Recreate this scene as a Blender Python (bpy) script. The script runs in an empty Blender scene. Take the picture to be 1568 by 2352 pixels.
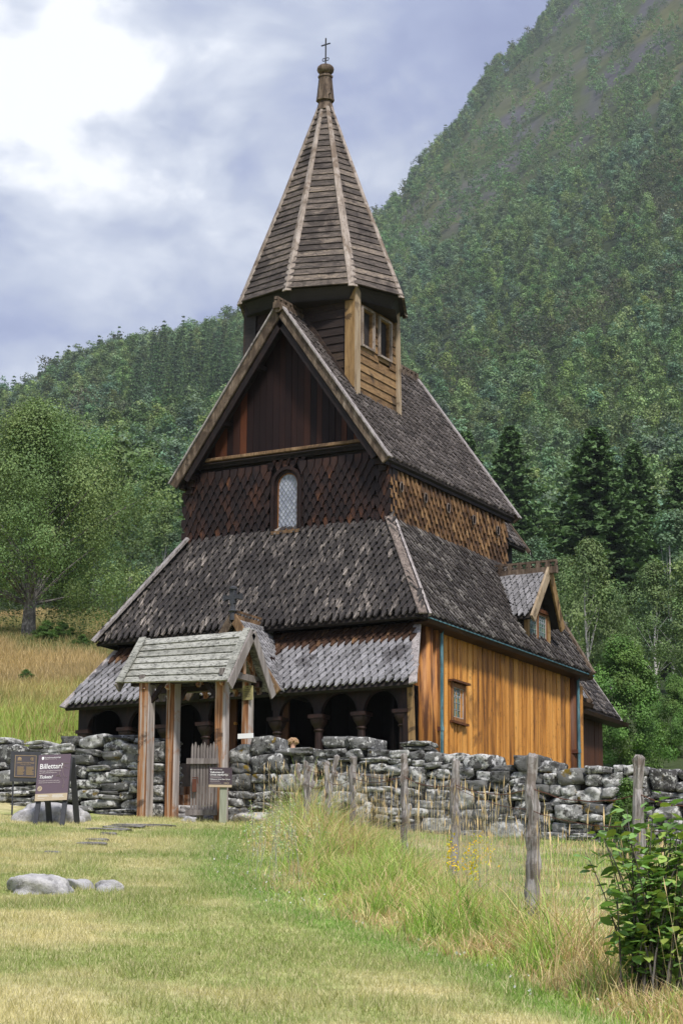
import bpy, math, random
import numpy as np
from mathutils import Vector, Matrix
R = math.radians
random.seed(7); rng = np.random.default_rng(7)
scene = bpy.context.scene
COL = scene.collection

# ------------------------------------------------------------------ camera
AL, PI_, RO, F = 0.5029, 0.2243, 0.0079, 5200.0      # yaw, pitch, roll, focal length in photo units (1568 x 2352)
CAM = np.array([22.5529, -38.691, -4.0364])
_h = np.array([-math.sin(AL), math.cos(AL), 0.0])
FWD = _h * math.cos(PI_) + np.array([0, 0, math.sin(PI_)])
_r = np.array([math.cos(AL), math.sin(AL), 0.0]); _u = np.cross(_r, FWD)
RT = _r * math.cos(RO) + _u * math.sin(RO); UP = -_r * math.sin(RO) + _u * math.cos(RO)
cd = bpy.data.cameras.new('camera'); cam = bpy.data.objects.new('camera', cd); COL.objects.link(cam)
mw = Matrix(((RT[0], UP[0], -FWD[0], CAM[0]), (RT[1], UP[1], -FWD[1], CAM[1]), (RT[2], UP[2], -FWD[2], CAM[2]), (0, 0, 0, 1)))
cam.matrix_world = mw
cd.sensor_fit = 'VERTICAL'; cd.sensor_height = 24; cd.lens = F / 2352 * 24
cd.clip_start = .5; cd.clip_end = 12000
scene.camera = cam

def ray(X, Y):
    d = FWD * F + RT * (X - 784) - UP * (Y - 1176)
    return d / np.linalg.norm(d)
def at(X, Y, d):                      # the point seen at (X, Y) at horizontal distance d from the photographer
    v = ray(X, Y); return CAM + v * d / math.hypot(v[0], v[1])

# ------------------------------------------------------------------ mesh helpers
class MB:
    def __init__(s): s.v = []; s.f = []; s.m = []; s.mi = 0
    def quad(s, *p):
        n = len(s.v); s.v += [tuple(map(float, q)) for q in p]; s.f.append(tuple(range(n, n + len(p)))); s.m.append(s.mi)
    poly = quad
    def raw(s, vs, fs):
        n = len(s.v); s.v += [tuple(map(float, q)) for q in vs]; s.f += [tuple(i + n for i in f) for f in fs]; s.m += [s.mi] * len(fs)
    def box(s, x0, x1, y0, y1, z0, z1):
        s.raw([(x0, y0, z0), (x1, y0, z0), (x1, y1, z0), (x0, y1, z0), (x0, y0, z1), (x1, y0, z1), (x1, y1, z1), (x0, y1, z1)],
              [(0, 3, 2, 1), (4, 5, 6, 7), (0, 1, 5, 4), (1, 2, 6, 5), (2, 3, 7, 6), (3, 0, 4, 7)])
    def beam(s, p0, p1, w, h, side=None, taper=1.0):
        """bar from p0 to p1; w across along `side`, h across the third axis"""
        p0 = Vector(p0); p1 = Vector(p1); d = (p1 - p0).normalized()
        a = Vector(side) if side is not None else (Vector((0, 0, 1)) if abs(d.z) < .9 else Vector((1, 0, 0)))
        a = (a - d * a.dot(d)).normalized(); b = d.cross(a)
        vs = []
        for p, k in ((p0, 1), (p1, taper)):
            for sx, sy in ((-1, -1), (1, -1), (1, 1), (-1, 1)): vs.append(p + a * (sx * w / 2 * k) + b * (sy * h / 2 * k))
        s.raw(vs, [(0, 3, 2, 1), (4, 5, 6, 7), (0, 1, 5, 4), (1, 2, 6, 5), (2, 3, 7, 6), (3, 0, 4, 7)])
    def prism(s, pts, ext):
        n = len(pts); e = Vector(ext); vs = [Vector(p) for p in pts]; vs += [p + e for p in vs]
        s.raw(vs, [tuple(range(n))[::-1], tuple(range(n, 2 * n))] + [(i, (i + 1) % n, n + (i + 1) % n, n + i) for i in range(n)])
    def tube(s, pts, rad, n=8, cap=True):
        pts = [Vector(p) for p in pts]
        if not hasattr(rad, '__len__'): rad = [rad] * len(pts)
        vs = []; fs = []
        for i, p in enumerate(pts):
            d = (pts[min(i + 1, len(pts) - 1)] - pts[max(i - 1, 0)]).normalized()
            a = d.cross(Vector((0, 0, 1)) if abs(d.z) < .9 else Vector((1, 0, 0))).normalized(); b = d.cross(a)
            for k in range(n):
                t = 2 * math.pi * k / n; vs.append(p + (a * math.cos(t) + b * math.sin(t)) * rad[i])
        for i in range(len(pts) - 1):
            for k in range(n):
                fs.append((i * n + k, i * n + (k + 1) % n, (i + 1) * n + (k + 1) % n, (i + 1) * n + k))
        if cap: fs += [tuple(range(n))[::-1], tuple(range((len(pts) - 1) * n, len(pts) * n))]
        s.raw(vs, fs)
    def build(s, name, mats, parent=None, smooth=False, bevel=0):
        me = bpy.data.meshes.new(name); me.from_pydata(s.v, [], s.f)
        for m in (mats if isinstance(mats, (list, tuple)) else [mats]): me.materials.append(m)
        if any(s.m): me.polygons.foreach_set('material_index', s.m)
        if smooth: me.polygons.foreach_set('use_smooth', [True] * len(s.f))
        me.update()
        o = bpy.data.objects.new(name, me); COL.objects.link(o)
        if parent is not None:
            o.parent = parent; o.matrix_parent_inverse = parent.matrix_basis.inverted() if hasattr(parent, 'matrix_basis') else Matrix()
        if bevel:
            b = o.modifiers.new('bevel', 'BEVEL'); b.width = bevel; b.segments = 1; b.limit_method = 'ANGLE'
        return o

def tag(o, label=None, cat=None, group=None, kind=None):
    if label: o['label'] = label
    if cat: o['category'] = cat
    if group: o['group'] = group
    if kind: o['kind'] = kind
    return o
def empty(name, loc=(0, 0, 0), rz=0, parent=None):
    o = bpy.data.objects.new(name, None); COL.objects.link(o); o.location = loc; o.rotation_euler = (0, 0, rz)
    o.empty_display_size = .3
    if parent is not None:
        o.parent = parent; o.matrix_parent_inverse = parent.matrix_basis.inverted()
    return o
def local(o, parent):                 # parent whose mesh is in the parent's own coordinates
    o.parent = parent; o.matrix_parent_inverse = Matrix(); return o
def np_mesh(name, V, Fq, mats, col=None, smooth=False, midx=None):
    """V (n,3), Fq (m,k) index array, col (n,3) per-vertex colour"""
    me = bpy.data.meshes.new(name); k = Fq.shape[1]
    me.vertices.add(len(V)); me.vertices.foreach_set('co', np.ascontiguousarray(V, np.float32).ravel())
    me.loops.add(Fq.size); me.loops.foreach_set('vertex_index', np.ascontiguousarray(Fq, np.int32).ravel())
    me.polygons.add(len(Fq)); me.polygons.foreach_set('loop_start', np.arange(len(Fq), dtype=np.int32) * k)
    if smooth: me.polygons.foreach_set('use_smooth', np.ones(len(Fq), bool))
    for m in (mats if isinstance(mats, (list, tuple)) else [mats]): me.materials.append(m)
    if midx is not None: me.polygons.foreach_set('material_index', np.asarray(midx, np.int32))
    me.update(calc_edges=True)
    if col is not None:
        a = me.color_attributes.new('Col', 'FLOAT_COLOR', 'POINT')
        c = np.ones((len(V), 4), np.float32); c[:, :3] = col; a.data.foreach_set('color', c.ravel())
    return me
def link(name, me, parent=None):
    o = bpy.data.objects.new(name, me); COL.objects.link(o)
    if parent is not None: o.parent = parent
    return o

def vnoise(x, y, seed=0):
    """smooth 2-D value noise in 0..1"""
    def hsh(i, j):
        n = (i * 374761393 + j * 668265263 + seed * 1442695041) & 0xffffffff
        n = ((n ^ (n >> 13)) * 1274126177) & 0xffffffff
        return ((n ^ (n >> 16)) & 0xffff) / 65535.0
    x = np.asarray(x, float); y = np.asarray(y, float)
    i = np.floor(x).astype(np.int64); j = np.floor(y).astype(np.int64); fx = x - i; fy = y - j
    fx = fx * fx * (3 - 2 * fx); fy = fy * fy * (3 - 2 * fy)
    a = hsh(i, j); b = hsh(i + 1, j); c = hsh(i, j + 1); d = hsh(i + 1, j + 1)
    return (a * (1 - fx) + b * fx) * (1 - fy) + (c * (1 - fx) + d * fx) * fy
def fnoise(x, y, seed=0, oct=3):
    s = 0; a = 1; t = 0
    for k in range(oct):
        s = s + a * vnoise(x * 2 ** k, y * 2 ** k, seed + k * 17); t += a; a *= .5
    return s / t

# ------------------------------------------------------------------ materials
class NT:
    def __init__(s, name):
        s.mat = bpy.data.materials.new(name); s.mat.use_nodes = True
        s.nt = s.mat.node_tree; s.nt.nodes.clear(); s.out = s.n('ShaderNodeOutputMaterial')
    def n(s, t, **k):
        nd = s.nt.nodes.new(t)
        for a, b in k.items():
            if a.startswith('i_'):
                nm = a[2:]; nm = int(nm) if nm.isdigit() else nm.replace('_', ' ')
                nd.inputs[nm].default_value = b
            else: setattr(nd, a, b)
        return nd
    def l(s, a, b): s.nt.links.new(a, b)
    def coord(s, scale, kind='Object', rot=(0, 0, 0)):
        tc = s.n('ShaderNodeTexCoord'); mp = s.n('ShaderNodeMapping'); mp.inputs['Scale'].default_value = scale
        mp.inputs['Rotation'].default_value = rot
        s.l(tc.outputs[kind], mp.inputs['Vector']); return mp.outputs['Vector']
    def noise(s, vec, scale=1, detail=4, rough=.6, dist=0):
        nd = s.n('ShaderNodeTexNoise'); nd.inputs['Scale'].default_value = scale; nd.inputs['Detail'].default_value = detail
        nd.inputs['Roughness'].default_value = rough; nd.inputs['Distortion'].default_value = dist
        s.l(vec, nd.inputs['Vector']); return nd.outputs['Fac']
    def math(s, op, a, b=None, clamp=False):
        nd = s.n('ShaderNodeMath', operation=op); nd.use_clamp = clamp
        for i, q in enumerate((a, b)):
            if q is None: continue
            if isinstance(q, (int, float)): nd.inputs[i].default_value = q
            else: s.l(q, nd.inputs[i])
        return nd.outputs[0]
    def ramp(s, fac, stops, interp='LINEAR'):
        nd = s.n('ShaderNodeValToRGB'); cr = nd.color_ramp; cr.interpolation = interp
        while len(cr.elements) < len(stops): cr.elements.new(.5)
        for e, (p, c) in zip(cr.elements, stops):
            e.position = p; e.color = (*c, 1) if len(c) == 3 else c
        s.l(fac, nd.inputs[0]); return nd.outputs['Color']
    def mix(s, fac, a, b, mode='MIX'):
        nd = s.n('ShaderNodeMix', data_type='RGBA', blend_type=mode)
        for i, q in ((0, fac), (6, a), (7, b)):
            if isinstance(q, (int, float)): nd.inputs[i].default_value = q
            elif isinstance(q, tuple): nd.inputs[i].default_value = (*q, 1)
            else: s.l(q, nd.inputs[i])
        return nd.outputs[2]
    def step(s, v, lo, hi):
        nd = s.n('ShaderNodeMapRange', interpolation_type='SMOOTHSTEP'); nd.inputs[1].default_value = lo; nd.inputs[2].default_value = hi
        s.l(v, nd.inputs[0]); return nd.outputs[0]
    def finish(s, color, rough=.8, bump=None, bs=.3, bd=.02, spec=.3, metal=0):
        p = s.n('ShaderNodeBsdfPrincipled'); p.inputs['Roughness'].default_value = rough if isinstance(rough, (int, float)) else .7
        if not isinstance(rough, (int, float)): s.l(rough, p.inputs['Roughness'])
        p.inputs['Specular IOR Level'].default_value = spec; p.inputs['Metallic'].default_value = metal
        if isinstance(color, tuple): p.inputs['Base Color'].default_value = (*color, 1)
        else: s.l(color, p.inputs['Base Color'])
        if bump is not None:
            b = s.n('ShaderNodeBump'); b.inputs['Strength'].default_value = bs; b.inputs['Distance'].default_value = bd
            s.l(bump, b.inputs['Height']); s.l(b.outputs[0], p.inputs['Normal'])
        s.l(p.outputs[0], s.out.inputs[0]); return s.mat

def wood(name, stops, scale, isl=.5, rough=.8, blotch=None, bscale=1.2, blo=.5, bhi=.62, bump=.4, spec=.25, speck=0, speckc=(.02, .018, .016)):
    m = NT(name)
    g = m.noise(m.coord(scale), 1, 6, .65, .3)
    if isl:
        geo = m.n('ShaderNodeNewGeometry')
        v = m.math('ADD', m.math('MULTIPLY', m.math('ADD', m.math('MULTIPLY', m.math('SUBTRACT', g, .5), 1.7), .5), 1 - isl), m.math('MULTIPLY', geo.outputs['Random Per Island'], isl), True)
    else: v = m.math('ADD', m.math('MULTIPLY', m.math('SUBTRACT', g, .5), 2.0), .5, True)
    c = m.ramp(v, stops)
    if blotch:
        b = m.step(m.noise(m.coord((bscale, bscale, bscale)), 1, 5, .65, .5), blo, bhi)
        c = m.mix(b, c, m.mix(.75, c, blotch))
    if speck:
        sp = m.step(m.noise(m.coord(tuple(q * 2.2 + 6 for q in scale)), 1, 5, .8), .60 - speck * .1, .68 - speck * .1)
        c = m.mix(sp, c, speckc)
    return m.finish(c, rough, g, bump, .015, spec)

def flat(name, c, rough=.6, spec=.3, metal=0, var=.15, vs=8):
    m = NT(name); g = m.noise(m.coord((vs, vs, vs)), 1, 4)
    col = m.mix(m.step(g, .35, .7), tuple(q * (1 - var) for q in c), tuple(min(1, q * (1 + var)) for q in c))
    return m.finish(col, rough, g, .1, .005, spec, metal)

MT = {}
D_ = (.018, .013, .012)
# weathered shingle roofs (fine grain runs down the slope)
MT['roof_w'] = wood('dark_weathered_shingle', [(0, (.016, .014, .014)), (.42, (.034, .030, .030)), (.62, (.085, .075, .07)), (.76, (.30, .26, .23)), (1, (.54, .49, .45))], (26, 3, 3), .26, blotch=(.03, .026, .026), bscale=.9, speck=.5)
MT['roof_s'] = wood('weathered_shingle_slope', [(0, (.018, .015, .014)), (.42, (.042, .036, .034)), (.60, (.10, .088, .082)), (.78, (.30, .28, .255)), (1, (.57, .51, .47))], (3, 26, 3), .28, blotch=(.035, .028, .026), bscale=.8, speck=.5)
MT['roof_nave'] = wood('nave_shingle', [(0, (.022, .019, .018)), (.40, (.055, .047, .044)), (.64, (.145, .125, .117)), (1, (.53, .48, .455))], (3, 30, 3), .28, blotch=(.055, .045, .04), bscale=.7, speck=.5)
MT['roof_gal'] = wood('silver_grey_shingle', [(0, (.05, .047, .05)), (.3, (.14, .137, .142)), (.6, (.26, .255, .268)), (1, (.42, .41, .43))], (30, 3, 3), .28, blotch=(.07, .065, .068), bscale=1.5, blo=.54, bhi=.64, speck=.4)
MT['roof_galtop'] = wood('sheltered_brown_shingle', [(0, (.015, .01, .008)), (.6, (.06, .03, .018)), (1, (.35, .2, .09))], (36, 4, 4), .4)
MT['deck'] = flat('roof_deck', (.02, .016, .014), .9)
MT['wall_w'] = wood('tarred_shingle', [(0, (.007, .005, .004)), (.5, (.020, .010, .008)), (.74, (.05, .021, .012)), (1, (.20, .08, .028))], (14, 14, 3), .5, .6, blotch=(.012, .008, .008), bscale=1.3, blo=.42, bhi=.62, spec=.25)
MT['wall_s'] = wood('orange_tan_tar_shingle', [(0, (.025, .014, .009)), (.35, (.07, .036, .018)), (.62, (.20, .11, .048)), (1, (.50, .32, .16))], (18, 18, 4), .4, .7, blotch=(.05, .03, .02), bscale=.9, blo=.52, bhi=.7, speck=.4)  # brown to orange-tan tones of the south wall shingles
MT['tar'] = wood('tarred_timber', [(0, (.005, .004, .004)), (.5, (.012, .008, .008)), (1, (.04, .022, .017))], (10, 10, 3), .3, .6)
MT['tar_carved'] = wood('red_brown_tarred_timber', [(0, (.007, .004, .004)), (.5, (.017, .009, .008)), (1, (.055, .024, .017))], (10, 10, 3), .2, .6)
MT['gable'] = wood('tarred_gable_boards', [(0, (.007, .005, .006)), (.45, (.017, .009, .009)), (.7, (.042, .017, .012)), (1, (.15, .048, .019))], (3, 3, .5), .66, .6, spec=.15)
MT['barge'] = wood('weathered_bargeboard', [(0, (.02, .014, .011)), (.4, (.085, .06, .043)), (.65, (.18, .135, .10)), (1, (.36, .30, .25))], (12, 12, 2.5), .1, blotch=(.045, .03, .022), bscale=1.6, blo=.5, bhi=.62, speck=.4)
MT['barge_tan'] = wood('tan_bargeboard', [(0, (.035, .02, .012)), (.4, (.125, .072, .037)), (.7, (.25, .16, .09)), (1, (.42, .31, .21))], (12, 12, 2.5), .1, blotch=(.06, .04, .028), bscale=2.2, speck=.3)
MT['barge_grey'] = wood('silvery_board', [(0, (.12, .10, .10)), (.5, (.30, .27, .265)), (1, (.5, .46, .45))], (10, 10, 2), .1, blotch=(.07, .06, .06), bscale=3, blo=.55, bhi=.66, speck=.5)
MT['wire'] = flat('galvanised_wire', (.14, .14, .15), .5)
MT['hip'] = wood('lichened_hip_board', [(0, (.05, .04, .036)), (.5, (.15, .12, .105)), (1, (.36, .30, .26))], (14, 14, 5), .1, speck=.8)
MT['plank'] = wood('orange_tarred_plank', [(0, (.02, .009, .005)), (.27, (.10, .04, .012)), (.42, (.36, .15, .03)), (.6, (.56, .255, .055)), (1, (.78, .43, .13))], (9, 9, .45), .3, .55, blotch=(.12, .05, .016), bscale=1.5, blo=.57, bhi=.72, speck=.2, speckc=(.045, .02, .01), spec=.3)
MT['plank_dark'] = wood('dark_brown_plank', [(0, (.02, .01, .008)), (.5, (.09, .035, .016)), (1, (.24, .09, .03))], (14, 14, .9), .35, .6)  # dark red-brown timber
MT['pillar'] = wood('streaky_corner_pillar', [(0, (.03, .012, .006)), (.42, (.12, .045, .015)), (.6, (.36, .15, .04)), (1, (.58, .29, .085))], (9, 9, .7), 0, .55)
MT['spire'] = wood('spire_clapboard', [(0, (.022, .018, .017)), (.35, (.075, .062, .055)), (.6, (.16, .13, .11)), (.85, (.31, .25, .19)), (1, (.46, .37, .28))], (4, 4, 26), .3, blotch=(.035, .028, .026), bscale=1.7, blo=.48, bhi=.6, speck=.6)
MT['rib'] = wood('spire_rib', [(0, (.10, .08, .065)), (.5, (.30, .25, .215)), (1, (.52, .46, .42))], (14, 14, 1.6), .1, speck=.3, blotch=(.14, .10, .07), bscale=2.5)
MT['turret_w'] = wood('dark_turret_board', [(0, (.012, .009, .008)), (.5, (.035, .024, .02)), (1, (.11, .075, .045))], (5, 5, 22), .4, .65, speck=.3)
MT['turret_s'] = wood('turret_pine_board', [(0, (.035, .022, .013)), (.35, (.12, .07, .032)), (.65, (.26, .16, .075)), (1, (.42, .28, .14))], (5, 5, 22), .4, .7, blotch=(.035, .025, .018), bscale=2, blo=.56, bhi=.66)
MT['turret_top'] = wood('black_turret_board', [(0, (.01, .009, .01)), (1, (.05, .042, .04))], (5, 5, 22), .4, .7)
MT['tpost'] = wood('turret_post', [(0, (.06, .035, .016)), (.35, (.20, .12, .05)), (.7, (.34, .22, .10)), (1, (.45, .32, .18))], (14, 14, 1.4), .1, blotch=(.04, .025, .016), bscale=2.6, blo=.53, bhi=.62)
MT['tpost_pale'] = wood('pale_turret_board', [(0, (.12, .08, .045)), (.5, (.33, .25, .165)), (1, (.48, .40, .30))], (14, 14, 1.4), .1, blotch=(.10, .07, .045), bscale=3, blo=.56, bhi=.66)
MT['gatewood'] = wood('grey_green_gate_board', [(0, (.13, .13, .115)), (.45, (.30, .30, .265)), (1, (.50, .50, .46))], (3, 14, 14), .35, blotch=(.17, .17, .15), bscale=4, speck=.9, speckc=(.08, .08, .07))
MT['gatepost'] = wood('red_brown_gate_post', [(0, (.025, .013, .009)), (.28, (.11, .05, .025)), (.42, (.26, .115, .05)), (.56, (.38, .20, .10)), (.66, (.38, .32, .28)), (1, (.52, .47, .43))], (16, 16, .55), 0, .85, blotch=(.03, .018, .014), bscale=2, blo=.54, bhi=.64, bump=1.0)
MT['gatepost_grey'] = wood('grey_face_gate_post', [(0, (.10, .075, .06)), (.5, (.33, .29, .27)), (1, (.52, .48, .46))], (18, 18, .9), 0, .85, blotch=(.30, .14, .06), bscale=2.2, blo=.52, bhi=.66)
MT['greyboard'] = wood('weathered_grey_board', [(0, (.03, .025, .022)), (.4, (.11, .092, .085)), (.65, (.22, .195, .185)), (1, (.40, .37, .36))], (22, 22, 1.6), .4, .9, bump=.9)
MT['fencepost'] = wood('silver_fence_post', [(0, (.035, .028, .024)), (.36, (.17, .15, .14)), (.6, (.31, .285, .275)), (1, (.52, .49, .485))], (30, 30, 2), 0, .9, blotch=(.13, .10, .08), bscale=5, blo=.5, bhi=.6, bump=1.0)
MT['greenpost'] = wood('green_treated_post', [(0, (.18, .19, .14)), (1, (.36, .38, .30))], (18, 18, 1.5), 0, .85)
MT['gutter'] = wood('tarred_gutter', [(0, (.015, .009, .007)), (.6, (.06, .03, .018)), (1, (.20, .10, .045))], (3, 2, 9), .2, .6)
MT['copper'] = wood('verdigris_copper', [(0, (.03, .08, .10)), (.5, (.07, .17, .21)), (1, (.19, .31, .34))], (14, 14, 3), 0, .6, blotch=(.05, .06, .06), bscale=5, blo=.55, bhi=.7)
MT['iron'] = flat('black_iron', (.012, .012, .013), .5, .4)
MT['rust'] = flat('rusty_iron', (.10, .035, .02), .8)
MT['lead'] = flat('lead_came', (.33, .36, .40), .5)
MT['frame_pale'] = flat('pale_putty_frame', (.42, .36, .32), .7)
MT['sash'] = wood('brown_window_frame', [(0, (.06, .025, .012)), (.5, (.20, .085, .03)), (1, (.40, .20, .08))], (12, 12, 3), .2, .6)

def glass(name, stops, rough=.12):
    m = NT(name); geo = m.n('ShaderNodeNewGeometry')
    c = m.ramp(geo.outputs['Random Per Island'], stops)
    return m.finish(c, rough, None, spec=.3)
MT['glass_w'] = glass('old_leaded_glass', [(0, (.22, .23, .30)), (.5, (.31, .325, .40)), (1, (.40, .41, .48))], .25)  # lavender-grey base colour paints in the sky reflected by the panes
MT['glass_s'] = glass('green_leaded_glass', [(0, (.02, .07, .05)), (.5, (.035, .11, .08)), (.85, (.07, .15, .09)), (1, (.13, .16, .08))], .08)
MT['void'] = flat('dark_interior', (.006, .005, .005), .95, .0)  # near-black colour standing in for the shade of an interior
MT['sign_purple'] = flat('purple_brown_panel', (.115, .082, .105), .5, .3, var=.02)
MT['sign_dark'] = flat('dark_brown_panel', (.062, .045, .055), .5, .3, var=.02)
MT['sign_beige'] = flat('beige_band', (.44, .36, .25), .5, .3, var=.02)
MT['white'] = flat('white_print', (.8, .8, .8), .6, .2, var=.02)
MT['greyprint'] = flat('faint_print', (.30, .25, .22), .6, .2, var=.02)
MT['softprint'] = flat('soft_white_print', (.55, .50, .50), .6, .2, var=.02)
MT['gold'] = flat('gold_print', (.42, .30, .16), .5, .4, var=.05)
MT['slate'] = flat('black_stained_wood', (.045, .047, .055), .6, .3)
MT['plaque'] = flat('dark_metal_plaque', (.075, .065, .075), .5, .4, var=.05)
MT['yellowed'] = flat('yellowed_notice', (.38, .34, .17), .7)
MT['skin'] = flat('skin', (.55, .33, .24), .5)
MT['hair'] = wood('blond_hair', [(0, (.25, .15, .08)), (.5, (.48, .32, .19)), (1, (.66, .5, .33))], (60, 12, 60), 0, .5)
MT['cloth'] = flat('blue_jacket', (.05, .07, .13), .9)
MT['trousers'] = flat('dark_trousers', (.03, .03, .035), .9)

def stone_mat(name, base, lich, lo=.50, hi=.58, moss=.0, dark=.8):
    m = NT(name); geo = m.n('ShaderNodeNewGeometry'); rnd = geo.outputs['Random Per Island']
    def sc(s, rot=(0, 0, 0)):
        v_ = m.n('ShaderNodeVectorMath', operation='ADD'); m.l(m.coord(s, rot=rot), v_.inputs[0]); cx = m.n('ShaderNodeCombineXYZ')
        for i_, k_ in enumerate((37, 53, 71)): m.l(m.math('MULTIPLY', rnd, k_), cx.inputs[i_])
        m.l(cx.outputs[0], v_.inputs[1]); return v_.outputs[0]
    v = m.noise(sc((2.5, 2.5, 5)), 1, 5, .6)
    c = m.ramp(m.math('ADD', m.math('MULTIPLY', rnd, .5), m.math('MULTIPLY', v, .5)), [(.15, tuple(q * .38 for q in base)), (.5, base), (.85, tuple(min(1, q * 1.7) for q in base))])
    r2 = m.math('FRACT', m.math('MULTIPLY', rnd, 7.31)); dk = m.step(m.math('ADD', m.noise(sc((9, 9, 9)), 1, 6, .72, .2), m.math('MULTIPLY', m.math('SUBTRACT', r2, .5), .16)), .50, .58)
    c = m.mix(dk, c, m.mix(dark, c, (.028, .026, .026)))
    w = m.step(m.math('ADD', m.noise(sc((10, 10, 10), (1, .5, 0)), 1, 6, .68, .3), m.math('MULTIPLY', m.math('SUBTRACT', rnd, .5), .12)), lo, hi)
    c = m.mix(w, c, lich)
    if moss:
        q = m.step(m.noise(m.coord((3, 3, 3), rot=(0, .5, 2)), 1, 4, .6), .66 - moss, .72 - moss)
        c = m.mix(q, c, (.16, .11, .02))
    h = m.noise(m.coord((14, 14, 18)), 1, 7, .7)
    return m.finish(c, .9, h, .8, .03, .15)
MT['stone'] = stone_mat('lichened_grey_stone', (.19, .19, .185), (.52, .52, .51), .52, .60, .02, dark=.8)
MT['stone_pale'] = stone_mat('pale_field_rock', (.27, .265, .27), (.48, .47, .47), .55, .66, dark=.35)
MT['stone_moss'] = stone_mat('mossy_rock', (.26, .245, .23), (.45, .44, .43), .57, .66, .1, dark=.6)
MT['slab'] = stone_mat('grey_step_slab', (.34, .33, .33), (.45, .45, .45), .58, .7, dark=.3)

def leaf_mat(name, mult=(1, 1, 1), trans=.24, rough=.55):
    m = NT(name); a = m.n('ShaderNodeAttribute', attribute_name='Col')
    c = m.mix(1.0, a.outputs['Color'], tuple(mult), 'MULTIPLY')
    d = m.n('ShaderNodeBsdfPrincipled'); d.inputs['Roughness'].default_value = rough; d.inputs['Specular IOR Level'].default_value = .25
    m.l(c, d.inputs['Base Color'])
    t = m.n('ShaderNodeBsdfTranslucent'); m.l(m.mix(1.0, c, (1.25, 1.35, .7), 'MULTIPLY'), t.inputs['Color'])
    mx = m.n('ShaderNodeMixShader'); mx.inputs[0].default_value = trans
    m.l(d.outputs[0], mx.inputs[1]); m.l(t.outputs[0], mx.inputs[2]); m.l(mx.outputs[0], m.out.inputs[0])
    return m.mat
MT['leaf'] = leaf_mat('leaves'); MT['grass'] = leaf_mat('grass_blades', trans=.35); MT['needle'] = leaf_mat('needles', trans=.12, rough=.7)
MT['bark'] = wood('rough_birch_bark', [(0, (.04, .035, .03)), (.5, (.14, .13, .12)), (.75, (.30, .28, .26)), (1, (.55, .52, .5))], (9, 9, 5), 0, .9, bump=.9)
MT['bark_dark'] = wood('dark_grey_bark', [(0, (.03, .026, .022)), (.5, (.10, .09, .08)), (1, (.2, .18, .16))], (12, 12, 3), 0, .9, bump=.9)
MT['bark_white'] = wood('white_birch_bark', [(0, (.10, .09, .08)), (.4, (.42, .40, .38)), (1, (.68, .66, .63))], (3, 3, 7), 0, .8)
# ------------------------------------------------------------------ church
CH = empty('stave_church', (0, 2.5, 0))
tag(CH, 'tall dark tarred wooden stave church with octagonal spire and shingled roofs behind the stone wall', 'church')

def shingles(mb, O, U, V, N, poly, w, exp, length, t=.022, tip=.035, shoulder=.8, rnd=.012, mi=None, lift=1.9, stub=.22, wr_=.97):
    """overlapping pointed shingles; O origin, U along the eave, V up the slope, poly in (u, v)"""
    O, U, V, N = (Vector(q) for q in (O, U, V, N))
    us = [p[0] for p in poly]; vs = [p[1] for p in poly]
    def inside(u, v):
        c = False; n = len(poly)
        for i in range(n):
            (x1, y1), (x2, y2) = poly[i], poly[i - 1]
            if (y1 > v) != (y2 > v) and u < (x2 - x1) * (v - y1) / (y2 - y1) + x1: c = not c
        return c
    row = 0; v = min(vs)
    while v < max(vs):
        u = min(us) - w + (w / 2 if row % 2 else 0)
        wob = random.uniform(-.006, .006)
        while u < max(us) + w:
            if inside(u, v + exp * .5):
                dv = random.uniform(-rnd, rnd) + wob; du = random.uniform(-rnd, rnd) * .5
                ww = w * wr_ * random.uniform(.92, 1.0); L = length; tw = tip / 2 * random.uniform(.8, 1.2); sk = random.uniform(-.006, .006)
                lf = t * lift * random.uniform(.8, 1.25)
                pts = [(-tw, 0), (tw, 0), (tw * 1.1, exp * stub), (ww / 2, exp * shoulder), (ww / 2, L), (-ww / 2, L), (-ww / 2, exp * shoulder), (-tw * 1.1, exp * stub)]
                def P(a, b, h): return O + U * (u + du + a + sk * (1 - b / L)) + V * (v + dv + b) + N * (h + lf * (1 - b / L))
                top = [P(a, b, t) for a, b in pts]; bot = [P(a, b, 0) for a, b in pts]
                n = len(mb.v); mb.v += [tuple(q) for q in top + bot]
                fs = [tuple(range(n, n + 8))]
                for i in (7, 0, 1, 2, 3, 6, 5):
                    j = (i + 1) % 8
                    fs.append((n + i, n + 8 + i, n + 8 + j, n + j))
                mb.f += fs; mb.m += [mi(v - min(vs)) if mi else mb.mi] * len(fs)
            u += w
        v += exp; row += 1

def frame_of(a, b, c):                # eave from a to b, c a point up the slope -> U, V, N (N outward/up)
    a, b, c = Vector(a), Vector(b), Vector(c)
    U = (b - a).normalized(); W = c - a; V = (W - U * W.dot(U)).normalized(); N = U.cross(V)
    return a, U, V, N
def uv(P, fr): q = Vector(P) - fr[0]; return (q.dot(fr[1]), q.dot(fr[2]))

# --- levels
RZ, EZ, EA = 10.41, 6.95, 2.495       # nave ridge, nave eave, half width
Y0, Y1 = -.39, 5.79
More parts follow.
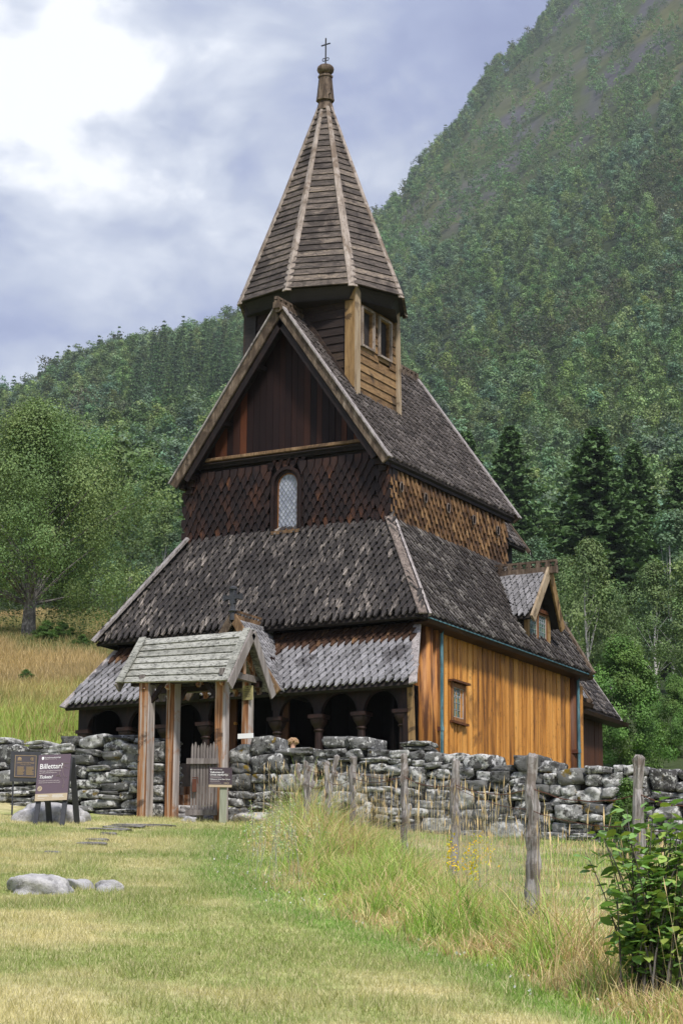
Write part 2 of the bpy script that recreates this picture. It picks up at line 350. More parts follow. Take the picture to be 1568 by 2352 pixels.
# nave roof
for sgn in (1, -1):
    mb = MB(); th = .09
    n = Vector((sgn * (RZ - EZ), 0, EA)).normalized()
    A, B, C, D = Vector((0, Y0 + .03, RZ)), Vector((0, Y1 - .03, RZ)), Vector((sgn * EA, Y1 - .03, EZ)), Vector((sgn * EA, Y0 + .03, EZ))
    A, B, C, D = (p - n * .03 for p in (A, B, C, D))
    mb.prism([A, B, C, D], -n * th)
    mb.mi = 1
    if sgn == 1:
        fr = frame_of(D, C, A); shingles(mb, fr[0], fr[1], fr[2], fr[3] if fr[3].x > 0 else -fr[3], [uv(p, fr) for p in (D, C, B, A)], .18, .165, .34, t=.042, shoulder=.7, tip=.045, wr_=.58, lift=1.3)
    else:
        fr = frame_of(C, D, B); shingles(mb, fr[0], fr[1], fr[2], fr[3], [uv(p, fr) for p in (C, D, A, B)], .28, .2, .3)
    mb.build('nave_roof', [MT['deck'], MT['roof_nave']], CH)
# nave bargeboards (front and rear)
bg = MB()
for y, nm in ((Y0, 1), (Y1, 0)):
    for sgn in (1, -1):
        n = Vector((sgn * (RZ - EZ), 0, EA)).normalized()
        p0 = Vector((0, y, RZ + .02)) - n * .05; p1 = Vector((sgn * EA, y, EZ)) - n * .05
        p1 = p1 + (p1 - p0).normalized() * .05
        bb = MB(); bb.beam(p0, p1, .06, .18, side=(0, 1, 0))
        o = bb.build('bargeboard', MT['barge'], CH, bevel=.01)
        cb = MB(); cb.beam(p0 + n * .108, p1 + n * .108, .15, .03, side=(0, 1, 0)); cb.build('cap_board', MT['barge_grey'], o)
        if nm:
            ib = MB(); ib.beam(p0 - n * .17 + Vector((0, .05, 0)), p1 - n * .17 + Vector((0, .05, 0)) - (p1 - p0).normalized() * .25, .06, .12, side=(0, 1, 0)); ib.build('inner_verge_board', MT['tar'], CH)
# end boss where the ridge log ends
b = MB(); b.tube([(0, Y0 - .1, RZ - .02), (0, Y0 + .1, RZ - .02)], .115, 12); b.build('ridge_log_end', MT['barge'], CH)
def crest(y0, y1, z, name='ridge_crest', x=0, axis='y', w=.07, h0=.13, h1=.25, step=.2, mat='barge', parent=CH):
    c = MB()
    def bx(a, b_, w_, z0, z1):
        if axis == 'y': c.box(x - w_, x + w_, a, b_, z0, z1)
        else: c.box(a, b_, x - w_, x + w_, z0, z1)
    bx(y0, y1, w, z, z + h0)
    bx(y0, y1, w * .6, z + h1 - .045, z + h1)            # top rail over the pierced crosses
    t = y0 + .0
    while t < y1 - .02:
        bx(t, min(t + step * .45, y1), w * .58, z + h0 - .002, z + h1 - .043)
        bx(max(y0, t - step * .12), min(t + step * .57, y1), w * .57, z + h0 + .03, z + h0 + .055)
        t += step
    return c.build(name, MT[mat], parent)
crest(-.55, .52, RZ - .06, mat='barge'); crest(2.35, Y1 + .05, RZ - .06, mat='barge')
# soffit / rafters under the front overhang
for sgn in (1, -1):
    n = Vector((sgn * (RZ - EZ), 0, EA)).normalized()
    for k in (.3, .62, .93):
        q = Vector((0, 0, RZ)).lerp(Vector((sgn * EA, 0, EZ)), k) - n * .22
        s = MB(); s.box(q.x - .06, q.x + .06, -.34, .0, q.z - .05, q.z + .05); s.build('purlin_end', MT['tar'], CH)
# gable triangle of vertical boards
zb = 7.42; slope = (RZ - EZ) / EA; off = .13
def ztop(x): return RZ - off - abs(x) * slope
x = -2.05; gb = MB()
while x < 2.05:
    w = random.uniform(.125, .165); x1 = min(x + w, 2.05); dy = random.uniform(-.008, .008)
    pts = [(x + .004, dy, zb), (x1 - .004, dy, zb), (x1 - .004, dy, max(zb, ztop(x1 - .004))), (x + .004, dy, max(zb, ztop(x + .004)))]
    if x < 0 < x1: pts.insert(3, (0, dy, ztop(0)))
    gb.prism(pts[::-1], (0, .03, 0)); x = x1
gb.build('gable_boards', MT['gable'], CH)
g2 = MB(); g2.prism([(-2.4, .045, 5.6), (2.4, .045, 5.6), (2.4, .045, EZ + .0), (0, .045, RZ - .15), (-2.4, .045, EZ + .0)][::-1], (0, .02, 0)); g2.build('wall_backing', MT['tar'], CH)
bm = MB(); bm.beam((-1.9, -.1, 7.43), (1.86, -.1, 7.43), .07, .09, side=(0, 0, 1)); bm.build('gable_rail', MT['barge_tan'], CH, bevel=.01)
bm = MB(); bm.box(-2.1, 2.1, -.07, .0, 7.27, 7.385); bm.tube([(-1.95, -.14, 7.335), (1.8, -.14, 7.345)], .02, 6); bm.tube([(-1.95, -.15, 7.34), (-.1, -.05, 10.02)], .018, 6)
bm.build('gable_moulding', MT['tar'], CH)
# west shingle wall
ws = MB()
fr = (Vector((-2.12, -.02, 5.72)), Vector((1, 0, 0)), Vector((0, -.02, 1)).normalized(), Vector((0, -1, 0)))
shingles(ws, fr[0], fr[1], fr[2], fr[3], [(0, 0), (1.78, 0), (1.78, 1.36), (0, 1.36)], .18, .145, .3, t=.034, tip=.034, shoulder=1.1, rnd=.006, stub=.28, wr_=.86, lift=1.5)
shingles(ws, Vector((.42, -.02, 5.72)), fr[1], fr[2], fr[3], [(0, 0), (1.7, 0), (1.7, 1.36), (0, 1.36)], .18, .145, .3, t=.034, tip=.034, shoulder=1.1, rnd=.006, stub=.28, wr_=.86, lift=1.5)
shingles(ws, Vector((-.36, -.02, 7.02)), fr[1], fr[2], fr[3], [(0, 0), (.82, 0), (.82, .28), (0, .28)], .172, .145, .22, t=.016, tip=.028, shoulder=1.05, rnd=.006, stub=.25)
ws.build('shingle_wall', MT['wall_w'], CH)
for sg in (-1, 1):                    # shingled corner staves
    c = MB(); xs = [sg * 2.14, sg * 2.38]; x0, x1 = min(xs), max(xs)
    c.box(x0, x1, -.08, .3, 5.65, 6.98)
    c.mi = 1
    shingles(c, Vector((x0, -.085, 5.68)), Vector((1, 0, 0)), Vector((0, 0, 1)), Vector((0, -1, 0)), [(0, 0), (.24, 0), (.24, 1.2), (0, 1.2)], .15, .145, .26, t=.016, tip=.026, shoulder=1.05, stub=.25)
    c.build('corner_stave', [MT['tar'], MT['wall_w']], CH)
    c = MB(); c.box(x0 - .02, x1 + .03, -.2, .0, 6.88, 7.05); c.box(x0 + .04, x1 - .03, -.16, .0, 6.75, 6.88); c.build('eave_bracket', MT['tar_carved'], CH)
# south shingle wall
ss = MB()
shingles(ss, Vector((2.31, .0, 5.68)), Vector((0, 1, 0)), Vector((-.0, 0, 1)), Vector((1, 0, 0)), [(0, 0), (5.5, 0), (5.5, 1.0), (0, 1.0)], .21, .13, .28, t=.05, tip=.06, shoulder=.4, rnd=.014, lift=1.0, stub=.1, wr_=.46)
ss.build('shingle_wall', MT['wall_s'], CH)
co = MB(); co.box(-2.3, 2.3, .07, 5.5, 5.5, 7.0); co.build('nave_core', MT['tar'], CH)
for y in (.35, 1.42, 2.47, 3.7, 4.9):
    f = MB(); pts = [(2.44, y + .062 * math.cos(t), 6.50 + .10 * math.sin(t)) for t in np.linspace(0, 2 * math.pi, 15)[:-1]]
    f.tube([Vector(p) for p in pts] + [Vector(pts[0])], .016, 5, cap=False)
    o = f.build('porthole', MT['hip'], CH); g = MB(); g.prism([(2.43, y + .055 * math.cos(t), 6.50 + .09 * math.sin(t)) for t in np.linspace(0, 2 * math.pi, 15)[:-1]], (.015, 0, 0)); g.build('pane', MT['void'], o)
# moulded band at the foot of the clerestory
b = MB()
shingles(b, Vector((-2.3, -.06, 5.66)), Vector((1, 0, 0)), Vector((0, .3, 1)).normalized(), Vector((0, -1, .3)).normalized(), [(0, 0), (4.6, 0), (4.6, .06), (0, .06)], .1, .1, .12, t=.02, tip=.06, shoulder=.45, stub=.1)
b.build('scalloped_band', MT['barge_tan'], CH); b = MB()
shingles(b, Vector((2.40, .1, 5.64)), Vector((0, 1, 0)), Vector((-.3, 0, 1)).normalized(), Vector((1, 0, .3)).normalized(), [(0, 0), (5.4, 0), (5.4, .06), (0, .06)], .1, .1, .12, t=.02, tip=.06, shoulder=.45, stub=.1)
b.build('scalloped_band', MT['barge_tan'], CH)
# eave boards under nave roof
for q0, q1 in ((2.3, 2.42), (-2.42, -2.3)): e = MB(); e.box(q0, q1, Y0 + .1, Y1 - .05, 6.84, 6.93); e.build('eave_board', MT['tar'], CH)

# arched west window
wx, wy = .055, -.05; r = .235; zs = 6.72; z0 = 5.82
def arch(rr, z_0, z_s, n=14): return [(wx + rr, z_0), (wx + rr, z_s)] + [(wx + rr * math.cos(t), z_s + rr * 1.05 * math.sin(t)) for t in np.linspace(0, math.pi, n)[1:-1]] + [(wx - rr, z_s), (wx - rr, z_0)]
def ring(mb, o_, i_, y0, y1):
    n = len(o_)
    for k in range(n - 1):
        a, b_, c, d = o_[k], o_[k + 1], i_[k + 1], i_[k]
        mb.quad(*[(p[0], y0, p[1]) for p in (a, b_, c, d)]); mb.quad(*[(p[0], yy, p[1]) for p, yy in ((a, y0), (b_, y0), (b_, y1), (a, y1))][::-1])
        mb.quad(*[(p[0], yy, p[1]) for p, yy in ((d, y0), (c, y0), (c, y1), (d, y1))])
aw = MB(); ring(aw, arch(r + .12, z0 - .1, zs), arch(r + .055, z0 - .1, zs), -.13, 0.02); ring(aw, arch(r + .056, z0 - .1, zs), arch(r, z0 - .06, zs), -.07, 0.02)
WIN = aw.build('arched_window', MT['tar_carved'], CH)
f = MB(); ring(f, arch(r + .002, z0 - .02, zs), arch(r - .02, z0, zs), -.05, 0.0); f.box(wx - r, wx + r, -.06, 0, z0 - .05, z0 - .01); f.build('window_frame', MT['sash'], WIN)
f = MB(); f.box(wx - r - .1, wx + r + .1, -.15, 0, z0 - .13, z0 - .06); f.build('sill', MT['barge_tan'], WIN)
pn = MB(); dx, dz = .095, .128; ol = arch(r - .02, z0, zs, 20)
def inarch(x_, z_): return abs(x_ - wx) < r - .02 and z_ > z0 and (z_ < zs or ((x_ - wx) ** 2 + ((z_ - zs) / 1.05) ** 2) < (r - .02) ** 2)
def clamp_arch(x_, z_):
    z_ = max(z_, z0); hw = (r - .02)
    if z_ > zs: hw = math.sqrt(max(0, hw ** 2 - min(hw ** 2, ((z_ - zs) / 1.05) ** 2)))
    return max(wx - hw, min(wx + hw, x_)), min(z_, zs + (r - .02) * 1.05)
for i in range(-4, 5):
    for j in range(-1, 22):
        cx = wx + i * dx + (dx / 2 if j % 2 else 0); cz = z0 + j * dz / 2
        if not any(inarch(cx + a * dx * .3, cz + b_ * dz * .3) for a, b_ in ((0, 0), (1, 0), (-1, 0), (0, 1), (0, -1))): continue
        ty = random.uniform(-.003, .003)
        q = [clamp_arch(cx + a * dx / 2, cz + b_ * dz / 2) for a, b_ in ((0, -1), (1, 0), (0, 1), (-1, 0))]
        pn.quad(*[(p[0], -.03 + ty * s_, p[1]) for p, s_ in zip(q, (1, -1, 1, -1))])
pn.build('window_pane', MT['glass_w'], WIN)
ld = MB()
for sgn in (1, -1):
    for k in range(-16, 17):
        pts = []
        for t in np.linspace(-9, 9, 481):
            px_, pz_ = wx + dx / 2 + k * dx / 1 + sgn * t * dx, z0 + .5 + t * dz
            if inarch(px_, pz_): pts.append((px_, -.036, pz_))
        if len(pts) > 1: ld.beam(pts[0], pts[-1], .012, .008, side=(0, 1, 0))
ld.build('lead_lattice', MT['lead'], WIN)

# ------------------------------------------------------------------ aisle roof (hipped pent roof)
B_, ZB, ZT, C_, OV, YB = 3.71, 3.541, 5.755, 2.36, 1.258, 6.8
def roofplane(name, pts, mats, w, ex, ln, par=CH, th=.07, mi=None, **k):
    """pts: eave a, eave b, then the rest going round"""
    fr = frame_of(pts[0], pts[1], pts[-1]); n = fr[3]
    if n.z < 0: n = -n
    mb = MB(); mb.prism([Vector(p) - n * .02 for p in pts], -n * th); mb.mi = 1
    shingles(mb, fr[0], fr[1], fr[2], n, [uv(p, fr) for p in pts], w, ex, ln, mi=mi, **k)
    return mb.build(name, mats, par)
wl, wr, tl, tr_ = (-B_, -OV, ZB), (B_, -OV, ZB), (-C_, -.02, ZT), (C_, -.02, ZT)
roofplane('aisle_roof', [wl, wr, tr_, tl], [MT['deck'], MT['roof_w']], .15, .16, .34, t=.042, shoulder=1.0, tip=.04, stub=.25, wr_=.84, lift=1.4, rnd=.018)
roofplane('aisle_roof', [wr, (B_, YB, ZB), (C_, YB, ZT), tr_], [MT['deck'], MT['roof_s']], .19, .16, .34, t=.05, shoulder=.7, tip=.045, stub=.2, wr_=.56, lift=1.3, rnd=.018)
roofplane('aisle_roof', [(-B_, YB, ZB), wl, tl, (-C_, YB, ZT)], [MT['deck'], MT['roof_s']], .2, .2, .4)
for sg, mt in ((1, 'hip'), (-1, 'barge')):
    a = Vector((sg * (B_ + .03), -OV - .03, ZB + .03)); b = Vector((sg * C_, -.06, ZT + .07)); h = MB()
    h.beam(a, b, .17, .05, side=(1, sg * .9, 0)); h.build('hip_board', MT[mt], CH, bevel=.012)
    h = MB()
    if sg > 0: h.beam(a + Vector((.09, .12, -.01)), b + Vector((.08, .1, -.02)), .05, .07, side=(1, 1, 0)); h.build('hip_edge_board', MT['barge_grey'], CH)
    else: h.beam(a + Vector((.07, -.13, .0)), b + Vector((.12, -.12, -.02)), .13, .05, side=(1, -.4, 0)); h.build('hip_edge_board', MT['barge_grey'], CH)
v_ = MB(); v_.beam((B_ + .08, YB, ZB - .02), (C_, YB, ZT + .12), .12, .17, side=(0, 1, 0)); v_.build('verge_board', MT['barge'], CH, bevel=.01)
# gutter, downpipes on the south side
g = MB(); yA, yB = -1.0, 7.05
g.prism([(B_ - .32, yA, ZB - .1), (B_ - .02, yA, ZB - .09), (B_ + .02, yA, ZB - .01), (B_ - .0, yA, ZB - .02), (B_ - .06, yA, ZB - .06), (B_ - .3, yA, ZB - .07)], (0, yB - yA, 0))
GU = g.build('gutter', MT['gutter'], CH)
g = MB(); g.box(B_ - .02, B_ + .035, yA, yB, ZB - .018, ZB + .004); g.build('gutter_lining', MT['copper'], GU)
def pipe(y, z1, z0_, x0=3.53):
    p = MB(); p.tube([(x0 + .08, y, z1 + .0), (x0, y, z1 - .12), (x0, y + .0, z0_)], .034, 10)
    for zz in (z0_ + .45, z0_ + 1.25): p.tube([(x0, y, zz - .04), (x0, y, zz + .04)], .045, 10)
    o = p.build('downpipe', MT['copper'], CH, smooth=False)
    q = MB(); q.box(x0 - .17, x0, y - .09, y - .05, z0_ + 1.2, z0_ + 1.28); q.build('pipe_bracket', MT['rust'], o)
pipe(-.08, 3.5, .3); pipe(6.62, 3.5, .6)
# south plank wall
WX = 3.37; pw = MB(); y = .12
while y < 6.5:
    w = random.uniform(.17, .26); dxx = random.uniform(-.012, .012)
    pw.prism([(WX + dxx, y + .008, .0), (WX + dxx + .03, y + w * .5, .0), (WX + dxx, y + w - .008, .0), (WX - .045, y + w - .008, .0), (WX - .045, y + .008, .0)][::-1], (0, 0, 3.5)); y += w
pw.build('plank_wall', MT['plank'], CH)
pb = MB(); pb.box(-3.35, WX - .05, -.4, 6.75, 0, 3.6); pb.build('aisle_core', MT['tar'], CH)
for y, rr in ((-.5, .19), (-.12, .15), (6.66, .14)):
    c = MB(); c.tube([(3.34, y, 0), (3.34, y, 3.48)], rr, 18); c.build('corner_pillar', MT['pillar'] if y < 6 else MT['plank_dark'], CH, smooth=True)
c = MB(); c.box(3.25, 3.5, 6.8, 6.95, 0, 3.3); c.build('end_board', MT['plank'], CH)
# bands under the eave
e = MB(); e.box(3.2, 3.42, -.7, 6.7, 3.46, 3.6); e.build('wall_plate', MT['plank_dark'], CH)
# leaded window in the plank wall
def leaded(name, x, y0, y1, z0, z1, nx, nz, mat, par, fr=.045, arcs=True, xo=.0):
    f = MB()
    f.box(x, x + .05, y0 - fr, y0, z0 - fr, z1 + fr); f.box(x, x + .05, y1, y1 + fr, z0 - fr, z1 + fr)
    f.box(x, x + .05, y0, y1, z0 - fr, z0); f.box(x, x + .05, y0, y1, z1, z1 + fr)
    o = f.build(name, MT['sash'], par)
    f = MB(); t = .016
    f.box(x + .01, x + .035, y0, y0 + t, z0, z1); f.box(x + .01, x + .035, y1 - t, y1, z0, z1); f.box(x + .01, x + .035, y0 + t, y1 - t, z0, z0 + t); f.box(x + .01, x + .035, y0 + t, y1 - t, z1 - t, z1)
    f.build('sash_frame', MT['frame_pale'], o)
    p = MB(); a0, a1, b0, b1 = y0 + t, y1 - t, z0 + t, z1 - t
    for i in range(nx):
        for j in range(nz):
            ya, yb = a0 + (a1 - a0) * i / nx, a0 + (a1 - a0) * (i + 1) / nx; za, zc = b0 + (b1 - b0) * j / nz, b0 + (b1 - b0) * (j + 1) / nz
            k = random.uniform(-.004, .004); p.quad((x + .014 + k, ya, za), (x + .014 - k, yb, za), (x + .014 + k, yb, zc), (x + .014 - k, ya, zc))
    p.build('window_pane', MT[mat], o)
    l = MB()
    for i in range(1, nx): yy = a0 + (a1 - a0) * i / nx; l.box(x + .016, x + .024, yy - .004, yy + .004, b0, b1)
    for j in range(1, nz): zz = b0 + (b1 - b0) * j / nz; l.box(x + .017, x + .023, a0, a1, zz - .004, zz + .004)
    if arcs:
        for i in range(nx):
            ya, yb = a0 + (a1 - a0) * i / nx, a0 + (a1 - a0) * (i + 1) / nx; zz = b1 - (b1 - b0) / nz * .2; zl = b1 - (b1 - b0) / nz * .9
            ym = (ya + yb) / 2
            for q0, q1 in (((ya, zl), (ym, zz)), ((yb, zl), (ym, zz)), ((ya, zl), (ym, zl - .06)), ((yb, zl), (ym, zl - .06))):
                l.beam((x + .021, *q0), (x + .021, *q1), .007, .007, side=(1, 0, 0))
    l.build('lead_lattice', MT['lead'], o)
    return o
w1 = leaded('leaded_window', WX + .0, .66, 1.14, 1.88, 2.47, 4, 4, 'glass_s', CH, fr=.075)
m = MB(); m.box(WX, WX + .13, .52, 1.28, 2.56, 2.60); m.build('lintel_board', MT['plank_dark'], w1)
m = MB(); m.box(WX, WX + .1, .56, 1.26, 1.755, 1.80); m.build('sill', MT['plank_dark'], w1)

# ------------------------------------------------------------------ gallery (svalgang) with its arcade
GY = -1.72
gt = 4
roofplane('gallery_roof', [(-3.9, -2.0, 2.16), (3.85, -2.0, 2.14), (3.36, -.88, 3.42), (-3.36, -.95, 3.36)], [MT['deck'], MT['roof_gal'], MT['roof_galtop']], .155, .17, .36, t=.04, shoulder=.95, tip=.04, stub=.25, wr_=.88, lift=1.4, mi=lambda v: 2 if v > 1.12 + random.uniform(-.12, .06) else 1)
for a, b in (((3.9, -2.03, 2.14), (3.42, -.9, 3.46)), ((-3.93, -2.03, 2.16), (-3.4, -.93, 3.42))):
    h = MB(); h.beam(a, b, .16, .05, side=(1, 0, 0)); h.build('verge_board', MT['barge_grey'], CH, bevel=.01)
h = MB(); h.box(-3.4, 3.3, -.9, -.86, 0, 3.56); h.box(3.28, 3.34, -1.7, -.5, .0, 2.3); h.box(-3.4, -3.34, -1.7, -.5, .0, 2.3); h.build('gallery_back_wall', MT['void'], CH)  # coloured near-black to paint the deep shade behind the arches
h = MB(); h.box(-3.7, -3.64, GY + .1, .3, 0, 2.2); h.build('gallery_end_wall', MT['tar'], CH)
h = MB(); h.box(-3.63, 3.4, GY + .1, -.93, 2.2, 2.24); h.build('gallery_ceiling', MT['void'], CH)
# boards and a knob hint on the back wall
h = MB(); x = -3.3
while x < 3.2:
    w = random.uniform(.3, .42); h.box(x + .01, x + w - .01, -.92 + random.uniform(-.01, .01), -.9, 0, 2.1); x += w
h.build('back_wall_boards', MT['void'], CH)  # boards blackened too, gallery shade put into their colour
cols = [-3.58, -2.6, -1.68, -.76, .84, 1.74, 2.65, 3.52]
def arch_panel(x0, x1, zs_, zt, top, name='arcade_panel'):
    p = MB(); n = 16; cx = (x0 + x1) / 2; rr = (x1 - x0) / 2
    pts = [(cx - rr * math.cos(t), zs_ + (zt - zs_) * math.sin(t)) for t in np.linspace(0, math.pi, n + 1)]
    for a, b in zip(pts[:-1], pts[1:]):
        p.raw([(a[0], GY, a[1]), (b[0], GY, b[1]), (b[0], GY, top), (a[0], GY, top), (a[0], GY + .09, a[1]), (b[0], GY + .09, b[1]), (b[0], GY + .09, top), (a[0], GY + .09, top)],
              [(0, 1, 2, 3), (5, 4, 7, 6), (1, 0, 4, 5)])
        m_ = 1.06
    rim = MB()
    for a, b in zip(pts[:-1], pts[1:]):
        ao = (cx + (a[0] - cx) * 1.07, zs_ + (a[1] - zs_) * 1.09); bo = (cx + (b[0] - cx) * 1.07, zs_ + (b[1] - zs_) * 1.09)
        rim.quad((a[0], GY - .012, a[1]), (b[0], GY - .012, b[1]), (bo[0], GY - .012, bo[1]), (ao[0], GY - .012, ao[1]))
        rim.quad((a[0], GY - .012, a[1]), (b[0], GY - .012, b[1]), (b[0], GY + .01, b[1]), (a[0], GY + .01, a[1]))
    o = p.build(name, MT['tar_carved'], CH); rim.build('arch_moulding', MT['tar'], o)
top = 2.24
sp = .075
for k in range(len(cols) - 1):
    if k == 3: arch_panel(cols[3] + .1, cols[4] - .1, 1.86, 2.5, 2.9, 'portal_arch'); continue
    arch_panel(cols[k] + sp, cols[k + 1] - sp, 1.72, 2.1, top)
for x in cols: j = MB(); j.box(x - sp, x + sp, GY, GY + .09, 1.72, top); j.build('arcade_spandrel', MT['tar_carved'], CH)
j = MB(); j.box(-3.74, cols[0] - sp, GY, GY + .09, 0, top); j.build('corner_board', MT['tar_carved'], CH)
for x in cols:
    c = MB(); c.tube([(x, GY + .05, .0), (x, GY + .05, .9), (x, GY + .05, 1.42)], [.085, .078, .072], 12)
    o = c.build('arcade_column', MT['tar_carved'], CH)
    k = MB()
    k.tube([(x, GY + .05, 1.40), (x, GY + .05, 1.425), (x, GY + .05, 1.45)], [.085, .1, .085], 12)
    # cushion capital: round below, square above
    n = 16; prev = None; vs = []; fs = []
    for i_, (z, s_, sq) in enumerate(((1.45, .078, 0), (1.50, .105, .1), (1.55, .13, .5), (1.60, .14, .9), (1.645, .142, 1))):
        for q in range(n):
            t = 2 * math.pi * q / n + math.pi / n; cx_, sy_ = math.cos(t), math.sin(t); mxx = max(abs(cx_), abs(sy_)); f_ = (1 - sq) + sq / mxx
            vs.append((x + cx_ * s_ * f_, GY + .05 + sy_ * s_ * f_, z))
        if i_:
            for q in range(n): fs.append(((i_ - 1) * n + q, (i_ - 1) * n + (q + 1) % n, i_ * n + (q + 1) % n, i_ * n + q))
    k.raw(vs, fs)
    k.box(x - .155, x + .155, GY - .105, GY + .205, 1.65, 1.72)
    k.build('cushion_capital', MT['tar_carved'], o)
r_ = MB(); r_.box(-3.7, 3.6, GY + .02, GY + .07, .0, .95); r_.build('gallery_rail', MT['tar'], CH)
c = MB(); c.beam((3.66, GY - .02, 0), (3.60, GY - .02, 2.2), .09, .1, side=(1, 0, 0)); c.build('corner_board', MT['tar_carved'], CH)
c = MB(); c.beam((3.77, GY + .0, 0), (3.69, GY + .0, 2.2), .1, .1, side=(1, 0, 0)); c.build('corner_board', MT['tpost'], CH)

# gable portal in the gallery roof
px0, py0 = .14, -2.2; hw, zf, za = .98, 2.14, 3.62
PG = MB()
for sg in (1, -1):
    a = Vector((px0, py0 + .02, za)); b = Vector((px0 + sg * hw, py0 + .02, zf)); n = Vector((sg * (za - zf), 0, hw)).normalized()
    PG.prism([a - n * .03, Vector((px0, -.7, za)) - n * .03, Vector((px0 + sg * hw, -.7, zf)) - n * .03, b - n * .03], -n * .05)
PG.mi = 1
a, b, c, d = Vector((px0 + hw, py0, zf)), Vector((px0 + hw, -.75, zf)), Vector((px0, -.75, za)), Vector((px0, py0, za))
fr = frame_of(a, b, d); n_ = fr[3] if fr[3].z > 0 else -fr[3]
shingles(PG, fr[0], fr[1], fr[2], n_, [uv(p, fr) for p in (a, b, c, d)], .12, .145, .3, t=.02)
a, b, c, d = Vector((px0 - hw, -.75, zf)), Vector((px0 - hw, py0, zf)), Vector((px0, py0, za)), Vector((px0, -.75, za))
fr = frame_of(a, b, d); n_ = fr[3] if fr[3].z > 0 else -fr[3]
shingles(PG, fr[0], fr[1], fr[2], n_, [uv(p, fr) for p in (a, b, c, d)], .12, .145, .3, t=.02)
PO = PG.build('portal_roof', [MT['deck'], MT['roof_gal']], CH)
for sg in (1, -1):
    h = MB(); h.beam((px0, py0 - .03, za + .03), (px0 + sg * (hw + .04), py0 - .03, zf - .03), .05, .17, side=(0, 1, 0)); h.build('bargeboard', MT['barge_tan'] if sg > 0 else MT['barge'], PO, bevel=.008)
h = MB(); h.prism([(px0 - .62, py0 + .1, 2.75), (px0 + .62, py0 + .1, 2.75), (px0, py0 + .1, 3.5)][::-1], (0, .04, 0)); h.build('tympanum', MT['barge'], PO)
crest(py0 - .05, -.85, za - .02, 'ridge_crest', x=px0, w=.06, h0=.08, h1=.18, step=.16, parent=PO, mat='barge_tan')
h = MB(); cy = py0 - .03
h.tube([(px0, cy, za - .05), (px0, cy, za + .1), (px0, cy, za + .13), (px0, cy, za + .17), (px0, cy, za + .2), (px0, cy, za + .34)], [.06, .05, .09, .05, .045, .045], 10)
h.box(px0 - .18, px0 + .18, cy - .035, cy + .035, za + .36, za + .44); h.box(px0 - .2, px0 - .165, cy - .04, cy + .04, za + .34, za + .46); h.box(px0 + .165, px0 + .2, cy - .04, cy + .04, za + .34, za + .46)
h.box(px0 - .055, px0 + .055, cy - .04, cy + .04, za + .28, za + .56); h.tube([(px0, cy, za + .55), (px0, cy, za + .58), (px0, cy, za + .62)], [.08, .085, .03], 10)
h.build('finial_cross', MT['slate'], PO)
# portal jamb panels
h = MB(); h.box(px0 - .75, px0 - .45, -1.3, -1.25, 0, 2.4); h.box(px0 + .42, px0 + .72, -1.3, -1.25, 0, 2.4); h.build('carved_jamb', MT['plank_dark'], PO)
h = MB(); h.tube([(px0 - .45, -1.35, 1.72), (px0 - .45, -1.29, 1.72)], .03, 10); h.build('door_knob', MT['plank'], PO)

# ------------------------------------------------------------------ dormer on the south aisle roof
dy0, dxf = 4.53, 3.5; dz0, dz1 = 3.82, 4.52
DR = MB(); dh = .74; za_, ze_ = 5.40, 4.33
for sg in (1, -1):
    n = Vector((0, sg * (za_ - ze_), dh)).normalized()
    DR.prism([Vector((2.3, dy0, za_)) - n * .02, Vector((3.76, dy0, za_)) - n * .02, Vector((3.70, dy0 + sg * dh, ze_)) - n * .02, Vector((2.9, dy0 + sg * dh, ze_)) - n * .02], -n * .05)
DR.mi = 1
a, b, c, d = Vector((3.18, dy0 - dh, ze_)), Vector((3.68, dy0 - dh, ze_)), Vector((3.74, dy0, za_)), Vector((2.52, dy0, za_))
fr = frame_of(a, b, d); n_ = fr[3] if fr[3].y < 0 else -fr[3]
shingles(DR, fr[0], fr[1], fr[2], n_, [uv(p, fr) for p in (a, b, c, d)], .13, .16, .3, t=.024)
DO = DR.build('dormer', [MT['deck'], MT['roof_gal']], CH)
for sg in (1, -1):
    h = MB(); h.beam((3.8, dy0, za_ + .05), (3.74, dy0 + sg * (dh + .04), ze_ - .05), .055, .2, side=(1, 0, 0)); h.build('bargeboard', MT['tpost_pale'] if sg < 0 else MT['tpost'], DO, bevel=.008)
crest(2.4, 3.97, za_ - .03, 'ridge_crest', x=dy0, axis='x', w=.06, h0=.14, h1=.29, step=.22, mat='barge', parent=DO)
h = MB(); h.box(3.4, 3.47, dy0 - .54, dy0 + .54, 3.7, 4.6); h.prism([(3.44, dy0 - .56, 4.58), (3.44, dy0 + .56, 4.58), (3.44, dy0, 5.3)], (.04, 0, 0)); h.build('dormer_front', MT['turret_w'], DO)
for sg in (1, -1):
    h = MB(); yy = dy0 + sg * .54; h.prism([(3.47, yy, 3.78), (3.47, yy, 4.5), (2.9, yy, 4.5), (2.85, yy, 4.9)], (0, .03 * sg, 0)); h.build('dormer_cheek', MT['turret_top'], DO)
    h = MB(); h.box(3.46, 3.55, yy - .05, yy + .05, 3.74, 4.62); h.build('dormer_post', MT['tpost'], DO)
for a, b in ((dy0 - .44, dy0 - .035), (dy0 + .035, dy0 + .44)):
    leaded('casement', 3.475, a, b, dz0, dz1, 4, 6, 'glass_s', DO, fr=.035)
h = MB(); h.box(3.45, 3.66, dy0 - .6, dy0 + .62, 3.70, 3.74); h.build('sill', MT['barge'], DO)
h = MB(); h.box(3.5, 3.56, dy0 - .5, dy0 + .5, 4.56, 4.64); h.build('lintel_board', MT['plank_dark'], DO)

